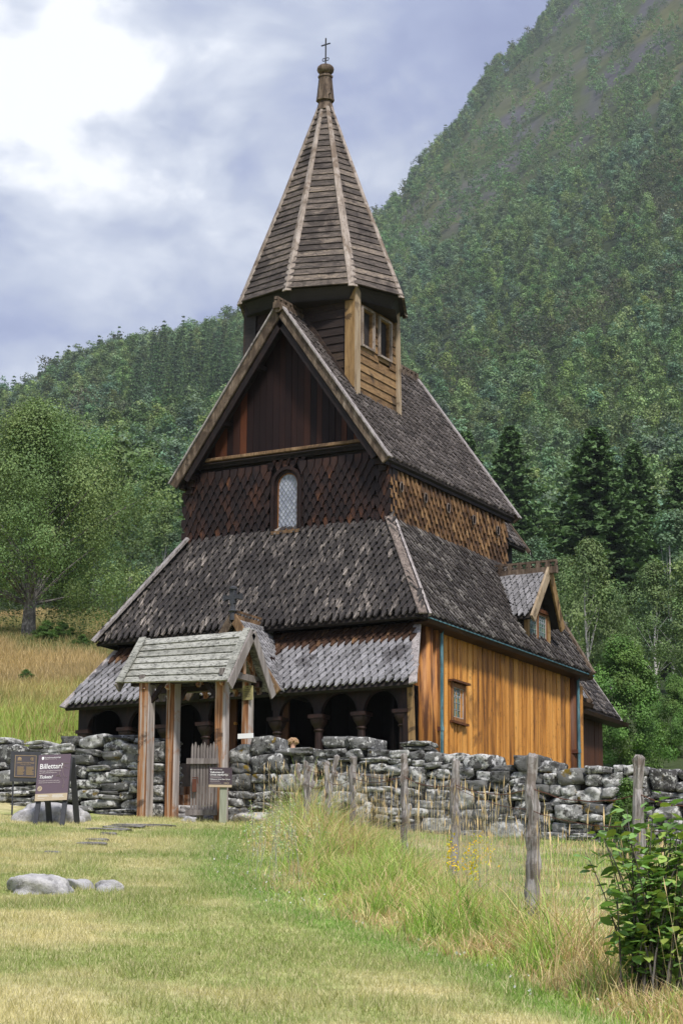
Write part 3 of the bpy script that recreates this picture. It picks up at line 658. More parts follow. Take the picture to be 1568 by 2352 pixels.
# ------------------------------------------------------------------ chancel beyond the nave
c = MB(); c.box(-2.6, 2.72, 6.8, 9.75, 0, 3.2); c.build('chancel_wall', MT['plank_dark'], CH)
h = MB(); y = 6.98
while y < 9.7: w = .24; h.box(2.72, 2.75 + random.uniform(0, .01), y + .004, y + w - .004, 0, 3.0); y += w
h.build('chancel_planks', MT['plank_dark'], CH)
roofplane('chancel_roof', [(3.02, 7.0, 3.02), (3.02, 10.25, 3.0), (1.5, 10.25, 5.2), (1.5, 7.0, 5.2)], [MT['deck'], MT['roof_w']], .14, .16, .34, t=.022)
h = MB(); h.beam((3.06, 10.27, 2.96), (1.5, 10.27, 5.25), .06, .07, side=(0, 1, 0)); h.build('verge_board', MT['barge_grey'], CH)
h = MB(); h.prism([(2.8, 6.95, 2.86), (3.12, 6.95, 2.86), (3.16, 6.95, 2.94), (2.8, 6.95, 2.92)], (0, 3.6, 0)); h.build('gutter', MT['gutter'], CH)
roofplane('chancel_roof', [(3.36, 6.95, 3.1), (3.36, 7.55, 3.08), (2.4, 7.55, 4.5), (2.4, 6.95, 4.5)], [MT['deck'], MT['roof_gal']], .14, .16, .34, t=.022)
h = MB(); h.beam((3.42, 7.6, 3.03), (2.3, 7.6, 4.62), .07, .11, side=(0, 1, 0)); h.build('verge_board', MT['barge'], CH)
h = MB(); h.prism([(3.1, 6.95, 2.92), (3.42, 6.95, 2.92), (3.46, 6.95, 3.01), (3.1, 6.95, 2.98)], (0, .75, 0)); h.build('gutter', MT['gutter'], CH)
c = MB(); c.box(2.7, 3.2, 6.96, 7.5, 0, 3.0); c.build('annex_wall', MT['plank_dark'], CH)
roofplane('chancel_roof', [(2.28, 5.85, 6.42), (2.28, 6.75, 6.42), (0, 6.75, 9.6), (0, 5.85, 9.6)], [MT['deck'], MT['roof_nave']], .14, .16, .34, t=.022)
h = MB(); h.beam((2.34, 6.78, 6.38), (0, 6.78, 9.65), .06, .08, side=(0, 1, 0)); h.build('verge_board', MT['barge'], CH)
c = MB(); c.box(-2.0, 2.0, 5.5, 6.6, 4.2, 6.5); c.build('chancel_core', MT['tar'], CH)

# ------------------------------------------------------------------ turret and spire
TX, TYa, TYb, TZ = 1.28, .5, 2.36, 10.95
T_ = MB(); T_.box(-TX + .05, TX - .05, TYa + .05, TYb - .05, 7.2, TZ); TU = T_.build('turret', MT['turret_top'], CH)
def clap(fn_, z0_, z1_, mats, step=.185, name='clapboards', pick=None):
    m = MB(); z = z0_
    while z < z1_:
        h_ = step * random.uniform(.92, 1.08); m.mi = pick(z) if pick else 0; fn_(m, z, min(z + h_ * 1.15, z1_ + .02)); z += h_
    return m.build(name, mats, TU)
def west(m, z, z2): m.raw([(-TX, TYa - .03, z), (TX, TYa - .03, z), (TX, TYa - .004, z2), (-TX, TYa - .004, z2), (-TX, TYa + .02, z), (TX, TYa + .02, z), (TX, TYa + .02, z2), (-TX, TYa + .02, z2)], [(0, 1, 2, 3), (4, 5, 1, 0), (1, 5, 6, 2), (4, 0, 3, 7)])
clap(west, 8.3, TZ, MT['turret_w'])
def north(m, z, z2): m.raw([(-TX - .03, TYa, z), (-TX - .03, TYb, z), (-TX - .004, TYb, z2), (-TX - .004, TYa, z2)], [(3, 2, 1, 0)])
clap(north, 7.4, TZ, MT['turret_w'])
hole = [(.74, 1.22, 9.74, 10.52), (1.50, 1.98, 9.72, 10.51)]
def south(m, z, z2):
    segs = [(TYa, TYb)]
    for a, b, c_, d_ in hole:
        if z2 > c_ and z < d_:
            segs = [q for s0, s1 in segs for q in (((s0, a), (b, s1)) if s0 < a < s1 else ((s0, s1),))]
    for a, b in segs:
        m.raw([(TX + .03, a, z), (TX + .03, b, z), (TX + .004, b, z2), (TX + .004, a, z2), (TX - .02, a, z), (TX - .02, b, z)], [(0, 1, 2, 3), (4, 5, 1, 0)])
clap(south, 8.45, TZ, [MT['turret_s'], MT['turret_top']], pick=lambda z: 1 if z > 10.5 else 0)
for a, b, c_, d_ in hole:
    f = MB(); t = .045; X_ = TX + .02
    f.box(X_, X_ + .05, a - t, a, c_ - t, d_ + t); f.box(X_, X_ + .05, b, b + t, c_ - t, d_ + t); f.box(X_, X_ + .05, a, b, c_ - t, c_); f.box(X_, X_ + .05, a, b, d_, d_ + t)
    o = f.build('sound_hatch', MT['rib'], TU)
    f = MB(); f.box(TX - .046, X_, a, a + .02, c_ - .12, d_ + .12); f.box(TX - .046, X_, b - .02, b, c_ - .12, d_ + .12); f.box(TX - .044, X_, a + .02, b - .02, c_ - .12, c_ + .02); f.box(TX - .044, X_, a + .02, b - .02, d_ - .01, d_ + .14); f.build('hatch_lining', MT['turret_s'], o)
    f = MB(); f.box(TX - .045, TX - .03, a + .02, a + (b - a) * .42, c_ + .02, d_ - .02); f.build('shutter_board', MT['tpost'], o)
f = MB(); f.box(-TX + .28, -TX + .62, TYa - .045, TYa - .03, 10.45, 10.72); f.build('small_hatch', MT['tar_carved'], TU)
# corner posts
f = MB(); f.box(TX - .2, TX + .03, TYa - .07, TYa - .03, 8.75, TZ); f.build('corner_post', MT['tpost'], TU)
f = MB(); f.box(TX + .03, TX + .07, TYa - .07, TYa + .11, 8.6, TZ); f.build('corner_post', MT['tpost_pale'], TU)
f = MB(); f.beam((TX + .05, TYb + .03, 8.4), (TX + .04, TYb - .06, TZ), .05, .15, side=(1, 0, 0)); f.build('corner_post', MT['tpost_pale'], TU)
f = MB(); f.box(-TX - .04, -TX + .22, TYa - .07, TYa - .03, 8.6, TZ); f.build('corner_post', MT['turret_top'], TU)
f = MB(); f.box(-TX - .08, -TX - .04, TYa - .07, TYa + .1, 8.4, TZ); f.build('corner_post', MT['turret_w'], TU)
fl = MB(); fl.beam((.15, TYa - .06, RZ - .05), (TX + .02, TYa - .06, RZ - TX * slope - .0), .05, .09, side=(0, 1, 0)); fl.build('flashing_board', MT['turret_w'], TU)

cyS, zr_, Rx, Ry, Dx, Dy, ZC = 1.43, 10.9, 1.9, 1.56, 1.37, 1.19, 15.45
base = [(0, -Ry), (Dx, -Dy), (Rx, 0), (Dx, Dy), (0, Ry), (-Dx, Dy), (-Rx, 0), (-Dx, -Dy)]
def ringp(z, k=1.0):
    t = (z - zr_) / (ZC - zr_); s_ = (1 - t) + t * .085
    s_ += .02 * math.sin(math.pi * min(1, max(0, t))) * -1
    return [Vector((x * s_ * k, cyS + y * s_ * k, z)) for x, y in base]
SPm = MB(); n = 31
for i in range(n):
    z0_ = zr_ + (ZC - zr_) * i / n; z1_ = zr_ + (ZC - zr_) * (i + 1.12) / n
    a = ringp(z0_); b = ringp(min(z1_, ZC))
    for k in range(8):
        c0, c1, d1, d0 = a[k], a[(k + 1) % 8], b[(k + 1) % 8], b[k]
        out = ((c0 + c1) / 2 - Vector((0, cyS, z0_))).normalized() * .03; j_ = random.uniform(-.006, .006)
        SPm.raw([c0 + out + Vector((0, 0, j_)), c1 + out + Vector((0, 0, -j_)), d1, d0, c0 - out, c1 - out], [(0, 1, 2, 3), (4, 5, 1, 0)])
SP = SPm.build('spire', MT['spire'], CH)
u_ = MB(); u_.poly(*[p + Vector((0, 0, .0)) for p in ringp(zr_ + .02, .995)][::-1]); u_.poly(*[p for p in ringp(zr_ - .28, .86)][::-1])
for k in range(8):
    a, b = ringp(zr_ + .0, .93), ringp(zr_ - .28, .80); u_.quad(b[k], b[(k + 1) % 8], a[(k + 1) % 8], a[k])
u_.build('spire_soffit', MT['turret_top'], SP)
for k in range(8):
    a = ringp(zr_)[k]; m_ = ringp((zr_ + ZC) / 2)[k]; b = ringp(ZC)[k]; c_ = Vector((0, cyS, 0))
    def o_(p, d): q = Vector((p.x, p.y - cyS, 0)).normalized(); return p + q * d
    tang = Vector((-(a.y - cyS), a.x, 0)).normalized()
    rb = MB()
    for sg in (1, -1):
        q0 = [o_(a, .045) + Vector((0, 0, -.06)), o_(m_, .04), o_(b, .03)]
        for s0, s1 in ((0, 1), (1, 2)):
            w0 = .1 if s0 == 0 else .075; w1 = .075 if s0 == 0 else .045
            P0, P1 = q0[s0], q0[s1]; rad = Vector((a.x, a.y - cyS, 0)).normalized()
            rb.raw([P0, P0 + tang * sg * w0 - rad * w0 * .42, P1 + tang * sg * w1 - rad * w1 * .42, P1,
                    P0 - rad * .05, P0 + tang * sg * w0 - rad * (w0 * .42 + .05), P1 + tang * sg * w1 - rad * (w1 * .42 + .05), P1 - rad * .05],
                   [(0, 1, 2, 3) if sg > 0 else (3, 2, 1, 0), (1, 5, 6, 2), (0, 4, 5, 1)])
    rb.build('spire_rib', MT['rib'], SP)
def octa(mb, z0_, r0, z1_, r1, rot=.39):
    a = [(r0 * math.cos(rot + k * math.pi / 4), cyS + r0 * math.sin(rot + k * math.pi / 4), z0_) for k in range(8)]
    b = [(r1 * math.cos(rot + k * math.pi / 4), cyS + r1 * math.sin(rot + k * math.pi / 4), z1_) for k in range(8)]
    mb.raw(a + b, [(k, (k + 1) % 8, 8 + (k + 1) % 8, 8 + k) for k in range(8)] + [tuple(range(8))[::-1], tuple(range(8, 16))])
m = MB(); octa(m, ZC - .06, .2, 15.64, .135); octa(m, 15.62, .2, 15.66, .2); octa(m, 15.66, .195, 16.17, .145); octa(m, 16.17, .165, 16.21, .165); octa(m, 16.21, .15, 16.26, .09)
m.build('collar', MT['barge'], SP)
m = MB(); pr = [(16.24, .07), (16.27, .14), (16.31, .175), (16.36, .188), (16.41, .175), (16.45, .135), (16.48, .06), (16.5, .02)]
m.tube([(0, cyS, z) for z, _ in pr], [q for _, q in pr], 16); m.build('ball_finial', MT['barge'], SP, smooth=True)
m = MB(); m.tube([(0, cyS, 16.46), (0, cyS, 17.1)], .016, 6); m.beam((-.11, cyS, 16.94), (.11, cyS, 16.96), .024, .02)
for sg in (1, -1): m.tube([(sg * (.045 + .035 * math.cos(t)), cyS, 16.6 + .035 * math.sin(t)) for t in np.linspace(0, 6.3, 10)], .01, 5)
m.build('iron_cross', MT['iron'], SP)
m = MB()
for a_ in (-.6, 2.3): dx_, dy_ = math.cos(a_), math.sin(a_); m.tube([(dx_ * .17, cyS + dy_ * .17, 15.72), (dx_ * .25, cyS + dy_ * .25, 15.72), (dx_ * .26, cyS + dy_ * .26, 15.82)], .014, 5)
m.build('iron_hook', MT['iron'], SP)
# ------------------------------------------------------------------ terrain (a hillside rising away from the photographer)
def taz(X, Y):
    v = ray(X, Y); a = v @ np.array([math.cos(AL), math.sin(AL), 0]); b = v @ _h; return a / b
def elev(t, Y):                        # tangent of elevation of picture height Y in the azimuth t
    X = 784 + F * t
    for _ in range(6): X += (t - taz(X, Y)) * F
    v = ray(X, Y); return v[2] / math.hypot(v[0], v[1])
SKY = [(-400, 925, 900), (0, 915, 900), (60, 905, 900), (120, 868, 900), (250, 812, 900), (350, 790, 920), (480, 750, 940), (565, 725, 960), (700, 640, 1050), (855, 520, 1250),
       (890, 468, 1300), (960, 395, 1400), (1000, 335, 1450), (1040, 282, 1500), (1080, 225, 1560), (1130, 155, 1620), (1180, 100, 1660), (1250, 10, 1720), (1400, -190, 1850), (1568, -420, 1950), (1900, -700, 2100)]
TD = np.array([38, 41, 44, 48, 54, 60, 70, 80, 92, 104, 120, 145, 175, 220, 280, 350, 440, 550, 680, 820, 1000, 1200, 1400, 1600, 1850, 2100, 2600, 3600])
cols_t, cols_z = [], []
for X, Ys, ds in SKY:
    Ys = Ys + (42 if X < 620 else 24)
    t = taz(X, Ys); s = min(1, max(0, (X - 250) / 900))      # 0 left meadow, 1 right wood
    left = [(38, 1873), (41, 1800), (44, 1745), (48, 1700), (60, 1600), (80, 1480), (100, 1416), (120, 1408), (145, 1400)]
    mid = [(38, 1880), (41, 1835), (44, 1800), (48, 1775), (60, 1720), (80, 1640), (100, 1590), (120, 1550), (145, 1500)]
    right = [(38, 1925), (41, 1895), (44, 1870), (48, 1840), (60, 1780), (80, 1700), (100, 1640), (120, 1590), (145, 1530)]
    nd = [q[0] for q in left]; ys = []
    for a, b, c in zip(left, mid, right):
        ys.append(a[1] * (1 - s * 2) + b[1] * s * 2 if s < .5 else b[1] * (2 - 2 * s) + c[1] * (2 * s - 1))
    zz = []
    for d in TD:
        if d <= 145: Y = np.interp(d, nd, ys)
        elif d <= ds: q = (math.log(d) - math.log(145)) / (math.log(ds) - math.log(145)); Y = ys[-1] + (Ys - ys[-1]) * q ** (1.25 if X < 600 else 1.55)
        else: Y = Ys + (d - ds) * .12
        zz.append(CAM[2] + d * elev(t, Y))
    cols_t.append(t); cols_z.append(zz)
cols_t = np.array(cols_t); cols_z = np.array(cols_z)
def polar(x, y):
    dx, dy = np.asarray(x) - CAM[0], np.asarray(y) - CAM[1]
    return np.hypot(dx, dy), dx * math.cos(AL) + dy * math.sin(AL), dx * _h[0] + dy * _h[1]
def ground(x, y, detail=True):
    x = np.asarray(x, float); y = np.asarray(y, float)
    d, a, b = polar(x, y); t = np.where(b > .1, a / np.maximum(b, .1), np.sign(a) * 9)
    tc_ = np.clip(t, cols_t[0], cols_t[-1])
    k = np.clip(np.searchsorted(cols_t, tc_) - 1, 0, len(cols_t) - 2); ft = (tc_ - cols_t[k]) / (cols_t[k + 1] - cols_t[k])
    dd = np.clip(d, TD[0], TD[-1]); m = np.clip(np.searchsorted(TD, dd) - 1, 0, len(TD) - 2); fd = (dd - TD[m]) / (TD[m + 1] - TD[m])
    far = (cols_z[k, m] * (1 - fd) + cols_z[k, m + 1] * fd) * (1 - ft) + (cols_z[k + 1, m] * (1 - fd) + cols_z[k + 1, m + 1] * fd) * ft
    near = -5.62 + .131 * d - 1.4 * np.clip(tc_, 0, .16) * np.clip(d / 38, 0, 1)
    w = np.clip((d - 37) / 4, 0, 1); w = w * w * (3 - 2 * w)
    z = near * (1 - w) + far * w
    back = np.clip((-b + 0) / 40, 0, 1); side = np.clip((np.abs(t) - .3) / 1.2, 0, 1)
    z = np.where(b < 0, -5.62 - .12 * np.minimum(np.abs(b), 120), z * (1 - side) + (-5.6 + .10 * np.minimum(d, 300)) * side)
    # level churchyard under the church
    cx = np.clip(1 - (np.maximum(np.abs(x) - 4.2, 0) / 2.5), 0, 1) * np.clip(1 - (np.maximum(np.abs(y - 3.5) - 6.5, 0) / 2.5), 0, 1)
    z = z * (1 - cx) + np.minimum(z, .12) * cx
    if detail:
        z = z + (fnoise(x * .5, y * .5, 3) - .5) * .10 * np.clip(d / 12, 0, 1) * np.clip((60 - d) / 20, 0, 1)
        z = z + (fnoise(x * .045, y * .045, 5) - .5) * np.clip((d - 90) / 200, 0, 1) * 9 * np.clip(d / 700, .2, 1)
        z = z + (fnoise(x * .16, y * .16, 9) - .5) * np.clip((d - 48) / 30, 0, 1) * .9
    return z
def g_at(X, Y, d): p = at(X, Y, d); return Vector((p[0], p[1], float(ground(p[0], p[1]))))

ra = np.concatenate([np.linspace(0, 9, 8)[:-1], np.linspace(9, 48, 150), np.geomspace(48.5, 3600, 190)])
ta = np.arctan(np.linspace(-.24, .24, 220)); ta = np.concatenate([np.linspace(-math.pi, ta[0], 26)[:-1], ta, np.linspace(ta[-1], math.pi, 26)[1:]])
Rr, Tt = np.meshgrid(ra, ta, indexing='ij')
gx = CAM[0] + Rr * (np.sin(Tt) * math.cos(AL) + np.cos(Tt) * _h[0]); gy = CAM[1] + Rr * (np.sin(Tt) * math.sin(AL) + np.cos(Tt) * _h[1])
gz = ground(gx, gy)
V = np.stack([gx, gy, gz], -1).reshape(-1, 3); nr, nt_ = Rr.shape
i, j = np.meshgrid(np.arange(nr - 1), np.arange(nt_ - 1), indexing='ij'); b0 = (i * nt_ + j).ravel()
Fq = np.stack([b0, b0 + 1, b0 + nt_ + 1, b0 + nt_], -1)

def lawn_edge_t(d):                    # where the mown lawn ends and the rough grass by the fence begins
    return np.interp(d, [11, 13, 15, 17.5, 19.5, 24, 30, 37, 40], [.172, .118, .074, .028, -.012, -.036, -.036, -.034, -.04])
def patch(x, y): return fnoise(x * .8 + 3, y * .8, 21, 4)
def colour_at(x, y):
    """grass colour of the ground: green and straw-coloured patches"""
    d, a, b = polar(x, y); t = a / np.maximum(b, .1)
    p = patch(x, y) + (fnoise(x * 2.2, y * 2.2, 31, 3) - .5) * .5
    q = np.clip((p - .36) / .34, 0, 1)[..., None]
    green = np.array([.25, .29, .10]); straw = np.array([.48, .43, .24])
    lush = np.exp(-((t - lawn_edge_t(d) + .014) / .018) ** 2)[..., None] * (d < 34)[..., None]
    c = green * (1 - q) + straw * q
    c = c * (1 - .75 * lush) + np.array([.15, .27, .05]) * .75 * lush
    # hillside: fresh green below, reddish dry grass above
    w = np.clip((d - 55) / 12 + (fnoise(x * .12, y * .12, 41) - .5) * 1.6, 0, 1)[..., None]
    dry = np.array([.35, .265, .14]) * (.55 + .9 * fnoise(x * .3, y * .3, 51)[..., None]); fresh = np.array([.27, .33, .085]) * (.75 + .5 * fnoise(x * .5, y * .5, 53)[..., None])
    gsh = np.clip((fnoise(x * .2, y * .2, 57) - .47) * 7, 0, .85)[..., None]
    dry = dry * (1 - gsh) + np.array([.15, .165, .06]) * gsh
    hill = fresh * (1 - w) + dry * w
    k = (d > 41)[..., None]; rt_ = np.clip((t + .03) / .05, 0, 1)[..., None]; hill = hill * (1 - rt_) + np.array([.055, .075, .03]) * rt_
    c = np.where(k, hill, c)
    wood_ = np.clip((d - 112) / 15, 0, 1)[..., None]
    rk = fnoise(x * .02 + gz_like(d) * .004, y * .02, 61, 4); up = np.clip((d - 850) / 500, 0, 1)
    hk = (np.clip((rk - .52) * 6, 0, 1) * np.clip((d - 900) / 300, 0, 1))[..., None]; floor = (np.array([.03, .042, .02]) + np.array([.03, .035, .012]) * up[..., None]) * (1 - hk) + np.array([.10, .105, .045]) * hk
    rock = np.array([.085, .08, .095]); r2 = np.clip((fnoise(x * .035, y * .035, 71, 4) - .59) * 9, 0, 1) * up
    floor = floor * (1 - r2[..., None]) + rock * r2[..., None]
    return c * (1 - wood_) + floor * wood_
def gz_like(d): return d * .3
cc = colour_at(gx, gy).reshape(-1, 3)
gm = NT('turf_and_hillside'); a = gm.n('ShaderNodeAttribute', attribute_name='Col')
n1_ = gm.noise(gm.coord((6, 6, 6)), 1, 6, .7); n2_ = gm.noise(gm.coord((.09, .09, .16)), 1, 7, .65, .5)
c_ = gm.mix(1.0, a.outputs['Color'], gm.ramp(n1_, [(.3, (.55, .55, .5)), (.7, (1.3, 1.3, 1.3))]), 'MULTIPLY')
c_ = gm.mix(1.0, c_, gm.ramp(n2_, [(.3, (.65, .65, .65)), (.7, (1.3, 1.3, 1.3))]), 'MULTIPLY')
MT['turf'] = gm.finish(c_, .95, n1_, .5, .03, .05)
go = link('ground', np_mesh('ground', V, Fq, MT['turf'], cc, smooth=True)); tag(go, kind='structure')

# ------------------------------------------------------------------ quads scattered as blades and leaves
def rand_unit(n): v = rng.normal(size=(n, 3)); return v / np.linalg.norm(v, axis=1, keepdims=True)
def leaves(P, size, col, asp=.6, up=None, nrm=None, jit=.75):
    """one kite-shaped leaf per point; nrm turns the leaf faces outwards from the crown"""
    n = len(P); a = rand_unit(n)
    if nrm is not None:
        N_ = nrm + rand_unit(n) * jit; N_ /= np.linalg.norm(N_, axis=1, keepdims=True); a = np.cross(N_, a); a /= np.linalg.norm(a, axis=1, keepdims=True) + 1e-9
    if up is not None: a = a * (1 - up) + np.array([0, 0, -1]) * up; a /= np.linalg.norm(a, axis=1, keepdims=True)
    b = np.cross(a, rand_unit(n)) if nrm is None else np.cross(N_, a)
    b /= np.linalg.norm(b, axis=1, keepdims=True) + 1e-9
    s = (size * rng.uniform(.7, 1.3, n))[:, None]
    q = np.stack([P - a * s * .5, P + b * s * asp * .5, P + a * s * .5, P - b * s * asp * .5], 1).reshape(-1, 3)
    return q, np.arange(4 * n).reshape(-1, 4), np.repeat(col, 4, 0)
def blades(P, h, w, lean, col, tipcol=None, seg=3):
    """curved grass blades; P (n,3), h (n,), w (n,), lean (n,) share of height blown over"""
    n = len(P); an = rng.uniform(0, 2 * math.pi, n); dirn = np.stack([np.cos(an), np.sin(an), np.zeros(n)], 1)
    fa = rng.uniform(0, 2 * math.pi, n); wd = np.stack([np.cos(fa), np.sin(fa), np.zeros(n)], 1)
    rows = []; cr_ = []
    for k in range(seg + 1):
        s = k / seg; ctr = P + dirn * (h * lean * s ** 2)[:, None] + np.array([0, 0, 1.0]) * (h * (s - lean * .35 * s ** 2))[:, None]
        ww = (w * (1 - s) ** .7 * .5 + .0004)[:, None]; rows.append(np.stack([ctr - wd * ww, ctr + wd * ww], 1))
        cc_ = col if tipcol is None else col * (1 - s) + tipcol * s
        cr_.append(np.stack([cc_, cc_], 1))
    V_ = np.stack(rows, 1).reshape(-1, 3); C_l = np.stack(cr_, 1).reshape(-1, 3)
    base = np.arange(n)[:, None] * 2 * (seg + 1); Fs = []
    for k in range(seg): o = 2 * k; Fs.append(base + np.array([[o, o + 1, o + 3, o + 2]]))
    return V_, np.concatenate(Fs, 0), C_l
def scatter(n, d0, d1, t0, t1, keep=None):
    d = np.sqrt(rng.uniform(d0 ** 2, d1 ** 2, n)); t = rng.uniform(t0, t1, n); k = np.ones(n, bool) if keep is None else keep(d, t)
    d, t = d[k], t[k]; an = np.arctan(t)
    x = CAM[0] + d * (np.sin(an) * math.cos(AL) + np.cos(an) * _h[0]); y = CAM[1] + d * (np.sin(an) * math.sin(AL) + np.cos(an) * _h[1])
    return x, y, d, t

# lawn
x, y, d, t = scatter(620000, 10.5, 37.5, -.19, .19, lambda d, t: (t < lawn_edge_t(d) + rng.normal(0, .004, len(t))) & (rng.uniform(0, 1, len(d)) < np.clip(1.5 - d / 30, .35, 1)))
z = ground(x, y); c = colour_at(x, y) * rng.uniform(.75, 1.5, (len(x), 1)); st = rng.uniform(0, 1, len(x)) < .3; c[st] = np.array([.58, .52, .32]) * rng.uniform(.7, 1.2, (st.sum(), 1))
hh = rng.uniform(.018, .055, len(x)) * (1 + .8 * (fnoise(x * 1.5, y * 1.5, 81) > .6))
V_, F_, C_l = blades(np.stack([x, y, z - .004], 1), hh, np.full(len(x), .0045) * (1 + d / 40), rng.uniform(.1, .9, len(x)), c, seg=1)
o = link('lawn_grass', np_mesh('lawn_grass', V_, F_, MT['grass'], C_l)); tag(o, 'short mown lawn with straw coloured patches in front of the stone wall', 'grass', kind='stuff')

# rough grass by the fence and meadow between fence and wall
def fence_t(d): return np.interp(d, [12, 15.5, 17.5, 24, 28, 30, 33, 37], [.175, .128, .083, .05, .0275, .005, -.008, -.022])
x, y, d, t = scatter(210000, 11.5, 38.2, -.06, .22, lambda d, t: (t > lawn_edge_t(d) - .004 + rng.normal(0, .005, len(t))))
band = np.exp(-((t - (lawn_edge_t(d) * .45 + fence_t(d) * .55)) / (.025 + .0014 * np.clip(24 - d, 0, 12))) ** 2)
kp = (rng.uniform(0, 1, len(x)) < np.clip(band * 1.2 + .24, 0, 1)) & (rng.uniform(0, 1, len(x)) < np.clip(1.25 - d / 50, .3, 1))
x, y, d, t, band = (q[kp] for q in (x, y, d, t, band)); n = len(x); z = ground(x, y)
tall = np.clip(band * rng.uniform(.25, 1.0, n) * (.6 + .8 * fnoise(x * .9, y * .9, 91)), .0, 1)
left_ = np.exp(-((t + .018) / .02) ** 2) * (d > 24); edge_ = np.clip((t - lawn_edge_t(d)) / (.012 + .10 / d), .12, 1); cl_ = np.clip((fnoise(x * 1.7, y * 1.7, 93, 2) - .30) * 2.3, .25, 1.15); h_ = .10 + tall * (.74 + .42 * left_) * edge_ * cl_ * np.where(d < 15, .85, 1)
pal = np.array([[.19, .31, .05], [.30, .43, .09], [.38, .46, .15], [.60, .49, .28], [.42, .28, .17], [.12, .22, .045]])
zone = fnoise(x * 1.3, y * 1.3, 97, 2)
pi_ = np.where(rng.uniform(0, 1, n) < np.clip((zone - .42) * 4.5, .10, .85), rng.integers(3, 5, n), rng.choice([0, 1, 2, 5], n, p=[.3, .34, .2, .16]))
c = pal[pi_] * rng.uniform(.7, 1.35, (n, 1)); tip = np.where((rng.uniform(0, 1, n) < .22)[:, None], np.array([.58, .49, .27]), c * 1.25)
V_, F_, C_l = blades(np.stack([x, y, z - .01], 1), h_, rng.uniform(.004, .012, n), rng.uniform(.15, 1.0, n), c, tip, seg=4)
o = link('tall_grass', np_mesh('tall_grass', V_, F_, MT['grass'], C_l)); tag(o, 'tall rough grass, green and straw coloured, along the wire fence', 'grass', kind='stuff')
# seed stalks
x, y, d, t = scatter(9000, 12.5, 37.5, -.05, .2, lambda d, t: (np.abs(t - (fence_t(d) + .003)) < .024) & (rng.uniform(0, 1, len(t)) < .30))
n = len(x); z = ground(x, y); h_ = rng.uniform(.5, 1.1, n); an = rng.uniform(0, 6.28, n); ln_ = rng.uniform(.02, .25, n)
base_c = np.array([.60, .48, .30]) * rng.uniform(.7, 1.3, (n, 1))
P = np.stack([x, y, z], 1); top = P + np.stack([np.cos(an) * ln_ * h_, np.sin(an) * ln_ * h_, h_], 1)
wd = np.stack([np.cos(an + 1.57), np.sin(an + 1.57), np.zeros(n)], 1) * .0016; hd = P + (top - P) * .85
q1 = np.stack([P - wd, P + wd, hd + wd, hd - wd], 1).reshape(-1, 3)
q2 = np.stack([hd, (hd + top) / 2 + wd * 4.2, top, (hd + top) / 2 - wd * 4.2], 1).reshape(-1, 3)
V_ = np.concatenate([q1, q2]); C_l = np.concatenate([np.repeat(base_c, 4, 0), np.repeat(base_c * np.array([1.15, 1.05, 1.0]), 4, 0)])
o = link('seed_stalks', np_mesh('seed_stalks', V_, np.arange(len(V_)).reshape(-1, 4), MT['grass'], C_l)); tag(o, 'dry straw coloured seed stalks standing above the tall grass', 'grass', kind='stuff')
# thin meadow grass on the hillside behind the churchyard
x, y, d, t = scatter(130000, 42, 104, -.18, -.03, lambda d, t: rng.uniform(0, 1, len(d)) < .9)
inc = (np.abs(x) < 4.6) & (np.abs(y - 3.5) < 7.5); x, y, d, t = (q[~inc] for q in (x, y, d, t))
n = len(x); z = ground(x, y); c = colour_at(x, y) * rng.uniform(.75, 1.45, (n, 1)); w_ = rng.uniform(0, 1, n) < .25; c[w_] = np.array([.40, .30, .14]) * rng.uniform(.7, 1.2, (w_.sum(), 1))
V_, F_, C_l = blades(np.stack([x, y, z], 1), rng.uniform(.15, .5, n), .012 + d * .0003, rng.uniform(.1, .5, n), c, c * 1.2, seg=2)
o = link('meadow_grass', np_mesh('meadow_grass', V_, F_, MT['grass'], C_l)); tag(o, 'long dry meadow grass on the hillside left of the church', 'grass', kind='stuff')
